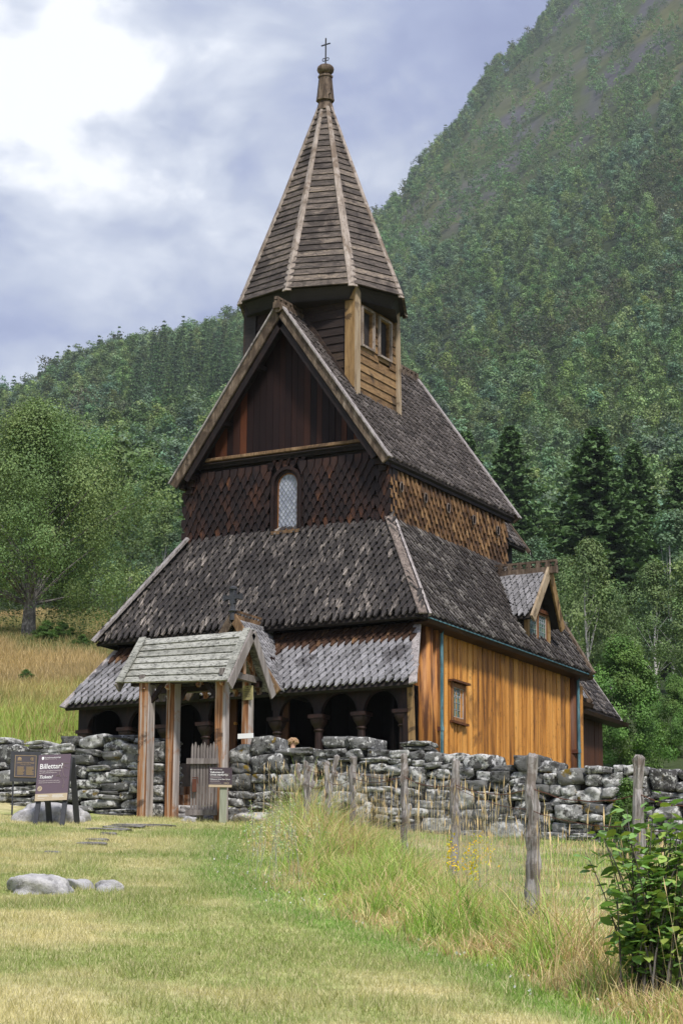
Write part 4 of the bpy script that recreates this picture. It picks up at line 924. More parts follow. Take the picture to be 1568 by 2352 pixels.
# little white clover heads and herb spikes by the lawn edge
x, y, d, t = scatter(5000, 12.5, 30, -.08, .13, lambda d, t: (np.abs(t - lawn_edge_t(d)) < .02) & (rng.uniform(0, 1, len(t)) < .16))
V_, F_, C_l = leaves(np.stack([x, y, ground(x, y) + rng.uniform(.03, .06, len(x))], 1), .022, np.full((len(x), 3), .6), 1.0)
o = link('clover_flowers', np_mesh('clover_flowers', V_, F_, MT['grass'], C_l)); tag(o, 'tiny white clover flowers scattered in the lawn edge', 'flowers', kind='stuff')
for nm, lab, spots_, colr, hgt, nst in (('goldenrod', 'bright yellow flower spikes beside the fence post', [(1075, 2200, 21.5)], (.80, .62, .01), .55, 9),
                                 ('bedstraw', 'cream white frothy flower stems at the left end of the tall grass', [(610, 1990, 27), (640, 2040, 25), (680, 2060, 23), (720, 2010, 25.5), (625, 1900, 31), (660, 1860, 32)], (.55, .53, .32), .55, 9)):
    Pl, Cl = [], []; st_ = MB()
    for (X, Y, dd) in spots_:
        g = g_at(X, Y, dd)
        for k in range(nst):
            bx_, by_ = g.x + random.gauss(0, .16 if nm == 'bedstraw' else .07), g.y + random.gauss(0, .16 if nm == 'bedstraw' else .07); hgt_ = hgt * random.uniform(.6, 1.15); gz_ = float(ground(bx_, by_)); lx, ly = random.gauss(0, .06), random.gauss(0, .06)
            st_.tube([(bx_, by_, gz_), (bx_ + lx, by_ + ly, gz_ + hgt_)], .003, 4, cap=False)
            for _ in range(26 if nm == 'bedstraw' else 40):
                f_ = random.uniform(.5, 1.02); s_ = .05 * (1.15 - f_) + .012; Pl.append((bx_ + lx * f_ + random.gauss(0, s_), by_ + ly * f_ + random.gauss(0, s_), gz_ + hgt_ * f_)); Cl.append([q * random.uniform(.75, 1.2) for q in colr])
    V_, F_, C_l = leaves(np.array(Pl), .022 if nm == 'goldenrod' else .022, np.array(Cl), .9)
    o = link(nm, np_mesh(nm, V_, F_, MT['grass'], C_l)); tag(o, lab, 'flowers', kind='stuff')
    st_.build('stems', MT['greenpost'], o)

# ------------------------------------------------------------------ stones
def blob(n=5):
    """unit rounded block: cube grid pushed towards a superellipsoid"""
    vs = {}; fs = []
    def idx(p):
        k = tuple(round(q, 5) for q in p)
        if k not in vs: vs[k] = len(vs)
        return vs[k]
    for ax in range(3):
        for s in (-1, 1):
            for i in range(n):
                for j in range(n):
                    q = []
                    for a, b in ((i, j), (i + 1, j), (i + 1, j + 1), (i, j + 1)):
                        p = [0, 0, 0]; p[ax] = s; p[(ax + 1) % 3] = -1 + 2 * a / n; p[(ax + 2) % 3] = -1 + 2 * b / n; q.append(idx(p))
                    fs.append(q if s > 0 else q[::-1])
    V0 = np.array([k for k, _ in sorted(vs.items(), key=lambda e: e[1])]); return V0, np.array(fs)
BV, BF = blob(6)
def stone(size, pw=6.0, rough=.10, seed=None):
    v = BV.copy(); r = (np.abs(v) ** pw).sum(1) ** (1 / pw); v = v / r[:, None]
    # chop a few corners with random planes, then knead
    for _ in range(4):
        nrm = rng.normal(size=3) * np.array([1, .6, 1]); nrm /= np.linalg.norm(nrm); dd = rng.uniform(1.0, 1.25); q = v @ nrm; m = q > dd; v[m] -= nrm * (q[m] - dd)[:, None]
    ph = rng.uniform(0, 6.28, (4, 3)); k = rng.uniform(1.5, 5, (4, 3))
    for a in range(4): v += (np.sin(v @ k[a] * 1.0 + ph[a, 0]) * rough / (1 + a * .5))[:, None] * v
    v += rng.normal(0, .02, v.shape)
    return v * np.asarray(size) * .5
def rotm(ax, a):
    c, s = math.cos(a), math.sin(a)
    return np.array({'x': [[1, 0, 0], [0, c, -s], [0, s, c]], 'y': [[c, 0, s], [0, 1, 0], [-s, 0, c]], 'z': [[c, -s, 0], [s, c, 0], [0, 0, 1]]}[ax])
def stone_wall(name, x0, x1, y, Hf, label, ch=.175, wmin=.22, wmax=.62, depth=.6, ends=(False, False), curve=lambda x: 0, big=.12):
    Vs, Fs = [], []; nv = 0; occ = []
    nc = int(max(Hf(x0), Hf(x1), Hf((x0 + x1) / 2)) / ch) + 2; so_ = rng.uniform(0, 99)
    def lift(x, k): return ch * k + .055 * (vnoise(x * 1.3 + so_, k * 3.7, 5) - .5) * min(k, 2) 
    for k in range(nc):
        xx = x0
        while xx < x1 - .05:
            w = rng.uniform(wmin, wmax) * (1.35 if k < 2 else 1) * (1.7 if 3.3 < xx < 5.2 and k > 0 else 1); w = min(w, x1 - xx); 
            if x1 - xx - w < .14: w = x1 - xx
            xm = xx + w / 2; blk = [o for o in occ if o[0] == k and o[1] < xm < o[2]]
            if blk: xx = max(o[2] for o in blk) + .001; continue
            nxt = [o for o in occ if o[0] == k and o[1] > xx and o[1] < xx + w]
            if nxt: w = min(o[1] for o in nxt) - xx; xm = xx + w / 2
            if w < .06: xx += w + .001; continue
            z0 = lift(xm, k); dbl = rng.uniform() < big and k < nc - 2; z1 = lift(xm, k + (2 if dbl else 1))
            H = float(Hf(xm)) + rng.uniform(-.07, .07)
            if z0 > H - .06: xx += w; continue
            z1 = min(z1, H + .08)
            if dbl: occ.append((k + 1, xx, xx + w))
            hh = z1 - z0
            if not dbl and w > .3 and rng.uniform() < .12:      # two thin stones in place of one
                parts = [(z0, z0 + hh * .5), (z0 + hh * .5, z1)]
            else: parts = [(z0, z1)]
            for (a, b) in parts:
                v = stone((w * rng.uniform(.95, 1.02), depth * rng.uniform(.86, 1.08), (b - a) * rng.uniform(.97, 1.08)), pw=rng.uniform(6, 20), rough=rng.uniform(.015, .045))
                v = v @ rotm('y', rng.normal(0, .055)).T @ rotm('z', rng.normal(0, .08)).T
                gz_ = float(ground(xm, y + curve(xm)))
                v = v + np.array([xm, y + curve(xm) + rng.uniform(-.05, .05) + (b + a) * .05, gz_ - .06 + (a + b) / 2])
                Vs.append(v); Fs.append(BF + nv); nv += len(v)
            xx += w
    o = link(name, np_mesh(name, np.concatenate(Vs), np.concatenate(Fs), MT['stone'], smooth=False)); tag(o, label, 'stone wall')
    core = MB(); N = 24
    for i in range(N):
        a, b = x0 + (x1 - x0) * i / N, x0 + (x1 - x0) * (i + 1) / N; m = (a + b) / 2; g = float(ground(m, y + curve(m)))
        core.box(a + .08 * (i == 0), b - .08 * (i == N - 1), y + curve(m) - depth * .06, y + curve(m) + depth * .3, g - .3, g + float(min(Hf(a), Hf(b))) - .22)
    core.build('gap_shade_core', MT['deck'], o)  # near-black core painting the shade in the gaps between stones
    return o
def Hof(ytop_pts, y, x0, x1):
    xs = np.linspace(x0, x1, 30); hs = []
    def X_of(p):
        q = np.array(p) - CAM; return 784 + F * (q @ RT) / (q @ FWD), 1176 - F * (q @ UP) / (q @ FWD)
    for xx in xs:
        g = float(ground(xx, y)); X, _ = X_of((xx, y, g)); Yt = np.interp(X, [p[0] for p in ytop_pts], [p[1] for p in ytop_pts])
        lo, hi = .2, 2.2
        for _ in range(30):
            m = (lo + hi) / 2
            if X_of((xx, y, g + m))[1] > Yt: lo = m
            else: hi = m
        hs.append(lo)
    return lambda q: np.interp(q, xs, hs)
HL = Hof([(-300, 1708), (0, 1703), (150, 1694), (200, 1688), (310, 1692), (370, 1696)], -6.95, -5.5, 2.05)
HR = Hof([(505, 1692), (560, 1688), (630, 1696), (672, 1702), (720, 1698), (900, 1704), (1100, 1730), (1300, 1746), (1568, 1768), (1900, 1780)], -6.95, 3.3, 16)
stone_wall('stone_wall', -5.5, 1.9, -6.95, HL, 'lichened dry stone wall left of the roofed gate, behind the ticket sign', wmin=.26, wmax=.8, ch=.14)
stone_wall('stone_wall', 3.14, 16, -6.95, HR, 'long lichened dry stone wall running right from the gate in front of the orange plank wall', wmin=.18, wmax=.5, ch=.145, big=.14)

def rock(name, X, Y, d, size, label, mat='stone_pale', sink=.35, rot=0, cat='rock', pw=2.6, group=None, rough=.12):
    v = stone(size, pw=pw, rough=rough) @ rotm('z', rot).T; o = link(name, np_mesh(name, v, BF, MT[mat], smooth=False)); g = g_at(X, Y, d)
    o.location = (g.x, g.y, g.z + size[2] * (.5 - sink)); tag(o, label, cat, group)
    m = o.modifiers.new('round', 'SUBSURF'); m.levels = m.render_levels = 2
    tx = bpy.data.textures.get('rock_bumps') or bpy.data.textures.new('rock_bumps', 'CLOUDS'); tx.noise_scale = .22; tx.noise_depth = 4
    dm = o.modifiers.new('bumps', 'DISPLACE'); dm.texture = tx; dm.strength = .10 * min(1, max(size) / .6) ; dm.mid_level = .5
    return o
rock('rock', 95, 2068, 21.5, (.62, .5, .34), 'grey rock outcrop in the lawn, longest and leftmost of three', sink=.52, rot=.5)
rock('rock', 182, 2058, 21.9, (.26, .3, .19), 'small grey rock in the lawn between two others', sink=.5, rot=.2)
rock('rock', 250, 2062, 21.6, (.27, .26, .19), 'rounded grey rock in the lawn, rightmost of three', sink=.5, rot=.9)
rock('boulder', 120, 1900, 36.2, (1.25, .7, .46), 'broad pale boulder behind the legs of the ticket sign', sink=.42, rot=.5)
rock('boulder', 580, 1872, 36.4, (.62, .5, .26), 'mossy orange stained boulder right of the info sign post', 'stone_moss', .3, .4)
rock('rock', 434, 1877, 36.5, (.26, .2, .12), 'small pale rock in the grass below the picket gate', sink=.3)
rock('rock', 455, 1866, 36.9, (.16, .14, .17), 'small dark stone wedged at the foot of the picket gate', 'stone_moss', .2)
for (X, Y, d, sx, sy, lab) in ((330, 1889, 35.3, .95, .22, 'long flat stepping slab nearest the gate'), (285, 1898, 34.4, .62, .2, 'flat stepping slab, second from the gate'), (250, 1909, 33.4, .62, .24, 'wide pale stepping slab below the second'),
                          (250, 1921, 31.9, .22, .12, 'small stepping slab half sunk in the lawn'), (225, 1934, 30.5, .3, .16, 'narrow stepping slab in the lawn with a worn edge'), (212, 1942, 29.7, .38, .14, 'lowest slab of the worn stepping path'), (120, 1972, 27.5, .2, .1, 'lone little slab in the lawn left of the path')):
    v = stone((sx, sy, .045), pw=5, rough=.06) @ rotm('z', AL + rng.normal(0, .1)).T; o = link('stepping_stone', np_mesh('stepping_stone', v, BF, MT['slab'])); g = g_at(X, Y, d); o.location = (g.x, g.y, g.z + .014)
    tag(o, lab, 'stepping stone', 'slabs of the path up to the gate')

# ------------------------------------------------------------------ roofed gate
GT = empty('lych_gate', (2.4, -7, -.55)); tag(GT, 'small roofed timber gateway with lichened board roof on four posts', 'gateway')
rz_, re_, hx0, hx1, yr, yf, yb = 2.37, 1.44, 1.30, 3.42, -6.98, -7.64, -6.34
def gz0(x, y): return float(ground(x, y))
for (x, y, w) in ((1.74, -7.5, .21), (3.12, -7.36, .19), (2.04, -7.15, .19), (3.12, -6.55, .16)):
    p = MB(); p.beam((x + random.uniform(-.02, .02), y, gz0(x, y) - .1), (x, y, 1.62), w, w * .95, side=(1, 0, 0))
    f = p.build('gate_post', [MT['gatepost'], MT['gatepost_grey']], GT, bevel=.02)
    for pl_ in f.data.polygons:
        if pl_.normal.x > .7: pl_.material_index = 1
p = MB()
p.beam((1.45, -7.5, 1.55), (3.36, -7.5, 1.55), .1, .12, side=(0, 0, 1)); r1 = p.build('wall_plate', MT['tar_carved'], GT)
p = MB(); p.beam((1.4, -6.52, 1.55), (3.34, -6.52, 1.55), .1, .12, side=(0, 0, 1)); p.build('wall_plate', MT['tar_carved'], GT)
for x in (1.7, 3.26):
    p = MB(); p.beam((x, -7.62, 1.62), (x, -6.4, 1.62), .11, .09, side=(0, 0, 1)); p.build('tie_beam', MT['greyboard'], GT)
for k, (ye, sg) in enumerate(((yf, -1), (yb, 1))):
    rb_ = MB(); n = Vector((0, sg * (rz_ - re_), abs(ye - yr))).normalized(); nb = 7
    for i in range(nb):
        f0, f1 = i / nb, (i + 1.12) / nb
        for_ = [Vector((0, yr + (ye - yr) * (1 - f), re_ + (rz_ - re_) * f)) for f in (f0, min(f1, 1.0))]; tl_ = (.10 * (1 - f0), .10 * (1 - min(f1, 1)))
        a, b = for_[0] + n * .045, for_[1] + n * .018
        jx = random.uniform(-.02, .02)
        rb_.raw([(hx0 + jx, a.y, a.z + tl_[0]), (hx1 + jx, a.y, a.z + random.uniform(-.004, .004)), (hx1 + jx, b.y, b.z), (hx0 + jx, b.y, b.z + tl_[1])] + [(hx0 + jx, a.y - n.y * .035, a.z - n.z * .035 + tl_[0]), (hx1 + jx, a.y - n.y * .035, a.z - n.z * .035), (hx1 + jx, b.y - n.y * .03, b.z - n.z * .03), (hx0 + jx, b.y - n.y * .03, b.z - n.z * .03 + tl_[1])],
                [(0, 1, 2, 3) if sg < 0 else (3, 2, 1, 0), (4, 7, 6, 5), (0, 4, 5, 1), (1, 5, 6, 2), (0, 3, 7, 4)])
    RO_ = rb_.build('board_roof', MT['gatewood'], GT)
    for x in (hx0 + .02, hx1 - .04):
        v_ = MB(); v_.beam(Vector((x, ye, re_ + (.10 if x < 2 else 0))) + n * .07 + Vector((0, sg * .03, -.03)), Vector((x, yr, rz_)) + n * .07, .13, .03, side=(1, 0, 0)); v_.build('edge_board', MT['gatewood'], RO_)
    v_ = MB(); x = hx1 + .04; v_.beam((x, ye + sg * .05, re_ - .08), (x, yr, rz_ - .03), .035, .17, side=(1, 0, 0)); v_.build('bargeboard', MT['greyboard'], RO_, bevel=.006)
    v_ = MB(); x = hx0 - .03; v_.beam((x, ye + sg * .05, re_ + .02), (x, yr, rz_ - .03), .035, .17, side=(1, 0, 0)); v_.build('bargeboard', MT['greyboard'], RO_)
    for x in (1.75, 2.2, 2.8, 3.25):
        v_ = MB(); v_.beam(Vector((x, ye, re_)) - n * .05, Vector((x, yr, rz_)) - n * .05, .06, .07, side=(1, 0, 0)); v_.build('rafter', MT['gatepost'], GT)
v_ = MB(); v_.beam((3.26, yr, 1.66), (3.26, yr, rz_ - .1), .1, .09, side=(1, 0, 0)); v_.build('king_post', MT['gatepost'], GT)
for a, b in (((3.12, -7.4, 1.15), (2.84, -7.45, 1.5)), ((1.76, -7.5, 1.15), (2.05, -7.5, 1.5)), ((2.04, -7.1, 1.15), (2.04, -6.8, 1.5))):
    v_ = MB(); v_.beam(a, b, .07, .06); v_.build('brace', MT['tar_carved'], GT)
v_ = MB(); v_.tube([(1.85, -7.62, .15 + .05 * math.sin(t)) if False else (1.66 + .05 * math.cos(t), -7.62, .28 + .07 * math.sin(t)) for t in np.linspace(.8, 5.5, 9)], .008, 5); v_.build('iron_hook', MT['iron'], GT)
nb_ = MB(); nb_.box(3.09, 3.27, -6.66, -6.63, 1.28, 1.52); NB = nb_.build('paper_notice', MT['yellowed'], GT)
nb_ = MB()
for k, (a, b) in enumerate(((.03, .15), (.02, .16), (.04, .14), (.02, .15), (.05, .13))): nb_.box(3.09 + a, 3.09 + b, -6.664, -6.661, 1.45 - k * .03, 1.456 - k * .03)
nb_.box(3.165, 3.19, -6.664, -6.661, 1.48, 1.495); nb_.build('notice_print', MT['sign_dark'], NB)
st = MB(); st.box(1.75, 3.15, -6.72, -6.55, gz0(2.4, -6.6) + .24, gz0(2.4, -6.6) + .42); st.box(1.75, 3.15, -6.66, -6.5, gz0(2.4, -6.6) + .43, gz0(2.4, -6.6) + .56); st.build('timber_threshold', MT['gatepost'], GT)
sv = []; nv = 0; sf = []
for i_, x in enumerate(np.arange(1.9, 3.2, .32)):
    for zz, yy in ((.02, -6.9), (.15, -6.8)):
        v = stone((.36, .3, .15), pw=5, rough=.05) + np.array([x, yy, gz0(x, yy) + zz]); sv.append(v); sf.append(BF + nv); nv += len(v)
o = link('threshold_stones', np_mesh('threshold_stones', np.concatenate(sv), np.concatenate(sf), MT['slab']), None); o.parent = GT; o.matrix_parent_inverse = GT.matrix_basis.inverted()

# picket gate standing open
pg0 = Vector((2.76, -7.68, 0)); pg1 = Vector((3.17, -7.50, 0)); gzz = gz0(2.8, -7.5)
PGT = empty('picket_gate', (pg0.x, pg0.y, gzz)); tag(PGT, 'weathered grey picket gate with rusty latch standing open under the gate roof', 'gate')
dr = (pg1 - pg0); nm_ = Vector((-dr.y, dr.x, 0)).normalized()
for i in range(9):
    q = pg0 + dr * (i + .2) / 9; h_ = 1.24 + .03 * math.sin(i * 2.1); zb_ = gzz + (.02 if i == 0 else .08); wd = .019
    m = MB(); e = dr.normalized() * wd
    pts = [q - e, q + e, q + e, q + e * .3, q - e * .3, q - e]; zs__ = [zb_, zb_, gzz + h_ - .06, gzz + h_, gzz + h_, gzz + h_ - .06]
    m.prism([(p.x, p.y, z_) for p, z_ in zip(pts, zs__)], nm_ * .03); m.build('picket', MT['greyboard'], PGT)
for zz in (.95, .12):
    m = MB(); m.beam(pg0 + Vector((-.06, -.05, gzz + zz)) - nm_ * .02, pg1 + Vector((0, -.02, gzz + zz)) - nm_ * .02, .09, .03, side=(0, 0, 1)); m.build('gate_rail', MT['greyboard'], PGT)
m = MB(); m.beam(pg0 + Vector((.07, 0, gzz + .45)) - nm_ * .03, pg0 + Vector((.07, 0, gzz + .66)) - nm_ * .03, .07, .02, side=dr); m.tube([pg0 + Vector((.05, -.04, gzz + .68)), pg0 + Vector((.14, -.03, gzz + .68)), pg0 + Vector((.15, -.03, gzz + .58))], .008, 5); m.build('rusty_latch', MT['rust'], PGT)
m = MB(); c = at(563, 1686, 36.8); m.box(c[0] - .14, c[0] + .14, c[1], c[1] + .03, c[2] - .07, c[2] + .01); o = m.build('white_plate', MT['white']); tag(o, 'small white plate resting on the stone wall beside the gate post', 'plate')

# ------------------------------------------------------------------ lettering
def text_mesh(s, size, align='LEFT', shear=0, bold=0.0):
    cu = bpy.data.curves.new('lettering', 'FONT'); cu.body = s; cu.size = size; cu.align_x = align; cu.shear = shear; cu.offset = bold; cu.resolution_u = 2; cu.extrude = .0006
    ob = bpy.data.objects.new('lettering', cu); COL.objects.link(ob); bpy.context.view_layer.update()
    me = bpy.data.meshes.new_from_object(ob.evaluated_get(bpy.context.evaluated_depsgraph_get())); bpy.data.objects.remove(ob); bpy.data.curves.remove(cu); return me
def letter(parent, s, x, z, size, mat='white', **k):
    """lettering on the local front plane of a sign: x right, z up"""
    me = text_mesh(s, size, **k); me.name = 'lettering'; me.materials.clear(); me.materials.append(MT[mat])
    o = bpy.data.objects.new('lettering', me); COL.objects.link(o); local(o, parent); o.location = (x, -.0045, z); o.rotation_euler = (math.pi / 2, 0, 0); return o
def part(name, mb, mat, parent):
    o = mb.build(name, MT[mat]); local(o, parent); return o

# ticket A-board
g = g_at(117, 1905, 35.2); yaw = AL + .02
AB = empty('ticket_signboard', (g.x, g.y, g.z), AL - .22); tag(AB, 'purple A-frame sign reading Billettar? and Tickets? on the lawn', 'sign')
PB = empty('sign_panel_root', (0, 0, 0)); bpy.data.objects.remove(PB)
W_, Hb, H0 = .63, .83, .27; til = R(13)
m = MB(); m.box(-W_ / 2, W_ / 2, 0, .02, 0, Hb); pn_ = part('sign_panel', m, 'sign_purple', AB); pn_.location = (0, -.0, H0); pn_.rotation_euler = (-til, R(-1.5), 0)
m = MB(); m.box(-W_ / 2 + .001, W_ / 2 - .001, -.003, .0, 0, .125); part('beige_band', m, 'sign_beige', pn_)
letter(pn_, 'Billettar?', -.275, .575, .13, bold=.0006); letter(pn_, 'Tickets?', -.27, .40, .08, shear=.3, bold=.0006)
letter(pn_, 'Billett gjev deg tilgang til stavkyrkja', -.27, .527, .030, 'softprint'); letter(pn_, 'og mellomalderkyrkjegarden.', -.27, .492, .030, 'softprint')
letter(pn_, 'Ticket gives you access to the stave', -.27, .35, .028, 'softprint'); letter(pn_, 'church and the medieval church yard.', -.27, .315, .028, 'softprint')
letter(pn_, 'Fortidsminneforeninga', -.185, .765, .034, 'white'); letter(pn_, 'National Trust of Norway', -.185, .74, .022, 'softprint')
m = MB(); m.poly(*[(-.225 + x_, -.004, .765 + z_) for x_, z_ in ((-.022, .028), (-.022, -.01), (0, -.03), (.022, -.01), (.022, .028))]); m.build; part('shield_emblem', m, 'white', pn_)
m = MB(); m.box(-.27, -.22, -.004, -.002, .455, .459); part('divider_line', m, 'sign_beige', pn_)
m = MB(); m.poly(*[(-.235 + .046 * math.cos(t), -.004, .22 + .046 * math.sin(t)) for t in np.linspace(0, 6.2832, 29)[:-1]]); tk = part('ticket_icon_disc', m, 'sign_beige', pn_)
m = MB()
for a, b in (((-.027, -.012), (.013, .024)), ((.013, .024), (.027, .008)), ((.027, .008), (-.013, -.026)), ((-.013, -.026), (-.027, -.012))): m.beam((-.235 + a[0], -.006, .22 + a[1]), (-.235 + b[0], -.006, .22 + b[1]), .003, .004, side=(0, 1, 0))
part('ticket_icon', m, 'sign_purple', pn_)
def linework(parent, pts, mat, w=.0045, name='line_drawing', y=-.004):
    m = MB()
    for pl_ in pts:
        for a, b in zip(pl_[:-1], pl_[1:]): m.beam((a[0], y, a[1]), (b[0], y, b[1]), w, .003, side=(0, 1, 0))
    return part(name, m, mat, parent)
beast = [[(.05, .615), (.07, .64), (.10, .655), (.13, .69), (.16, .67), (.19, .66), (.30, .66)], [(.05, .615), (.08, .605), (.065, .59), (.10, .60), (.135, .62), (.14, .57), (.125, .51), (.13, .46), (.16, .42), (.20, .38), (.23, .33), (.23, .29), (.20, .25), (.215, .22), (.235, .27)],
         [(.14, .45), (.10, .455), (.07, .45), (.06, .43), (.09, .44), (.12, .435), (.15, .42)], [(.19, .66), (.21, .61), (.25, .58), (.30, .58)], [(.19, .65), (.18, .58), (.19, .50), (.22, .43), (.25, .40), (.28, .42)]]
linework(pn_, beast, 'greyprint')
def fine_print(parent, x0, x1, z0, z1, n, mat, th=.004, y=-.0045):
    m = MB()
    for i in range(n):
        z = z1 - (z1 - z0) * i / max(1, n - 1); m.box(x0, x1 - random.uniform(0, .25) * (x1 - x0), y, y + .002, z - th / 2, z + th / 2)
    return part('fine_print', m, mat, parent)
fine_print(pn_, -.26, -.03, .075, .10, 4, 'white', .003); fine_print(pn_, .02, .26, .06, .10, 5, 'white', .003); fine_print(pn_, -.26, -.09, .035, .04, 1, 'white', .003); fine_print(pn_, .02, .2, .035, .04, 1, 'white', .003)
for sx in (-1, 1):
    m = MB(); m.beam((sx * .215, .0 - .105, -.03), (sx * .215 + 0, .02 + .175, H0 + Hb * .95), .075, .03, side=(1, 0, 0)); o = part('front_leg', m, 'slate', AB)
    m = MB(); m.beam((sx * .225, .60, -.03), (sx * .225, .22, H0 + Hb * .95), .09, .03, side=(1, 0, 0)); o = part('rear_leg', m, 'slate', AB)
m = MB(); m.box(-.23, .23, .2, .23, H0 + Hb * .93, H0 + Hb * .97); part('top_rail', m, 'slate', AB)
pn_.location = (0, -.045, H0 + .1); pn_.scale = (.83, 1, .90)

# plaque sign on two metal legs
g = g_at(55, 1868, 37.3); PL = empty('plaque_sign', (g.x, g.y, g.z), AL + .10); tag(PL, 'dark square board with gold framed heritage plaque on two thin legs before the wall', 'sign')
m = MB(); m.box(-.245, .245, 0, .03, .56, 1.05); bo = part('backing_board', m, 'slate', PL)
for zz in (.68, .80, .92): pass
m = MB(); m.box(-.17, .17, -.008, .0, .635, .985); pq = part('plaque', m, 'plaque', PL)
m = MB()
for a in ((-.172, .172, .632, .638), (-.172, .172, .982, .988), (-.172, -.166, .638, .982), (.166, .172, .638, .982)): m.box(a[0], a[1], -.013, -.008, a[2], a[3])
part('gold_border', m, 'gold', pq)
def letter2(parent, s, x, z, size, mat, **k): o = letter(parent, s, x, z, size, mat, **k); o.location.y = -.0125; return o
letter2(pq, 'URNES STAVKYRKJE', 0, .855, .032, 'gold', align='CENTER'); letter2(pq, 'Urnes Stave Church', 0, .830, .02, 'gold', align='CENTER')
o = fine_print(pq, -.13, -.01, .675, .80, 11, 'gold', .005, -.0125); o = fine_print(pq, .015, .14, .675, .80, 11, 'gold', .005, -.0125)
m = MB(); m.box(-.13, -.065, -.013, -.009, .905, .913); m.box(-.128, -.067, -.013, -.009, .935, .941); m.prism([(-.13, -.013, .942), (-.065, -.013, .942), (-.0975, -.013, .96)], (0, .004, 0))
for k in range(6): m.box(-.126 + k * .0105, -.121 + k * .0105, -.013, -.009, .913, .935)
part('temple_emblem', m, 'gold', pq)
m = MB(); m.tube([(.105 + .026 * math.cos(t), -.012, .93 + .026 * math.sin(t)) for t in np.linspace(0, 6.2832, 22)], .0028, 4, cap=False); m.prism([(.105, -.013, .944), (.119, -.013, .93), (.105, -.013, .916), (.091, -.013, .93)], (0, .004, 0)); part('round_emblem', m, 'gold', pq)
for sx in (-1, 1): m = MB(); m.tube([(sx * .19, .045, 0), (sx * .19, .045, 1.0)], .014, 8); part('metal_leg', m, 'slate', PL)

# welcome sign on a green post
g = g_at(512, 1874, 36.3); WS = empty('welcome_sign', (g.x, g.y, g.z), AL + .05); tag(WS, 'small purple sign reading Velkomen til Urnes stavkyrkje on a greenish wooden post', 'sign')
m = MB(); m.beam((.0, .05, 0), (0, .05, .80), .115, .09, side=(1, 0, 0)); part('wooden_post', m, 'greenpost', WS)
m = MB(); m.box(-.235, .135, -.02, 0, .57, .885); wp = part('sign_panel', m, 'sign_dark', WS); m = MB(); m.box(-.234, .134, -.023, -.02, .571, .61); part('beige_band', m, 'sign_beige', wp)
def letter3(s, x, z, size, mat='white', **k): o = letter(wp, s, x, z, size, mat, **k); o.location.y = -.0235
letter3('Velkomen til', -.215, .795, .042, bold=.0006); letter3('Urnes stavkyrkje', -.215, .757, .042, bold=.0006); letter3('Welcome to Urnes Stave Church', -.215, .69, .0235, bold=.0004); letter3('Fortidsminneforeninga', -.185, .845, .018)
fine_print(wp, -.215, -.02, .725, .738, 2, 'softprint', .003, -.0235); fine_print(wp, -.215, -.02, .66, .672, 2, 'softprint', .003, -.0235); fine_print(wp, -.215, 0, .63, .635, 1, 'softprint', .003, -.0235)
m = MB()
for k in range(4): cx_ = .015 + k * .021; m.poly(*[(cx_ + .008 * math.cos(t), -.0235, .637 + .008 * math.sin(t)) for t in np.linspace(0, 6.2832, 13)[:-1]])
part('round_pictograms', m, 'sign_beige', wp)
m = MB(); m.poly(*[(-.203 + x_, -.0235, .85 + z_) for x_, z_ in ((-.009, .012), (-.009, -.004), (0, -.013), (.009, -.004), (.009, .012))]); part('shield_emblem', m, 'white', wp)
linework(wp, [[(.0 + (a - .05) * .42, .70 + (b - .46) * .42) for a, b in l_] for l_ in beast], 'greyprint', .0025, y=-.0235)

# ------------------------------------------------------------------ wire fence
FP = [(684, 1757, 35.5, .0), (702, 1750, 35.0, .01), (716, 1768, 34.0, -.02), (708, 1762, 31.5, .05), (752, 1752, 30.8, -.02), (772, 1738, 31.5, .28), (810, 1742, 29.4, .01), (927, 1734, 27.2, -.02), (1046, 1748, 24.0, .03), (1222, 1738, 17.8, .02), (1466, 1743, 15.9, .01), (1720, 1740, 14.2, 0)]
f0 = at(FP[0][0], 1800, FP[0][2]); FE = empty('wire_fence', (f0[0], f0[1], float(ground(f0[0], f0[1])))); tag(FE, 'old wire netting fence on weathered silver wooden posts beside the tall grass', 'fence')
tops = []
for (X, Y, d, ln) in FP:
    tp = at(X, Y, d); g = float(ground(tp[0], tp[1])); H = tp[2] - g; b = Vector((tp[0] - ln * H * .8, tp[1], g - .15)); tp = Vector(tp); r0 = random.uniform(.052, .062) * (1.05 if d < 20 else 1)
    if d > 30: r0 *= .85
    n = 16; pts = []; rad = []
    wob = [random.uniform(-.014, .014) for _ in range(16)]
    for i in range(n): s = i / (n - 1); p = b.lerp(tp, s); pts.append(p + Vector((wob[i], wob[(i * 3) % 16] * .6, 0)) * (1 if 0 < i < n - 1 else 0)); rad.append(r0 * random.uniform(.70, 1.0) * (1.05 - .12 * s))
    rad += [r0 * .45]; pts.append(tp + Vector((0, 0, .02)))
    m = MB(); m.tube(pts, rad, 9)
    m.v = [(x + random.gauss(0, .006), y + random.gauss(0, .006), z + random.gauss(0, .008)) for x, y, z in m.v]
    m.build('fence_post', MT['fencepost'], FE); tops.append((b, tp, d))
main = [tops[k] for k in (1, 3, 4, 6, 7, 8, 9, 10, 11)]
m = MB(); st_ = MB()
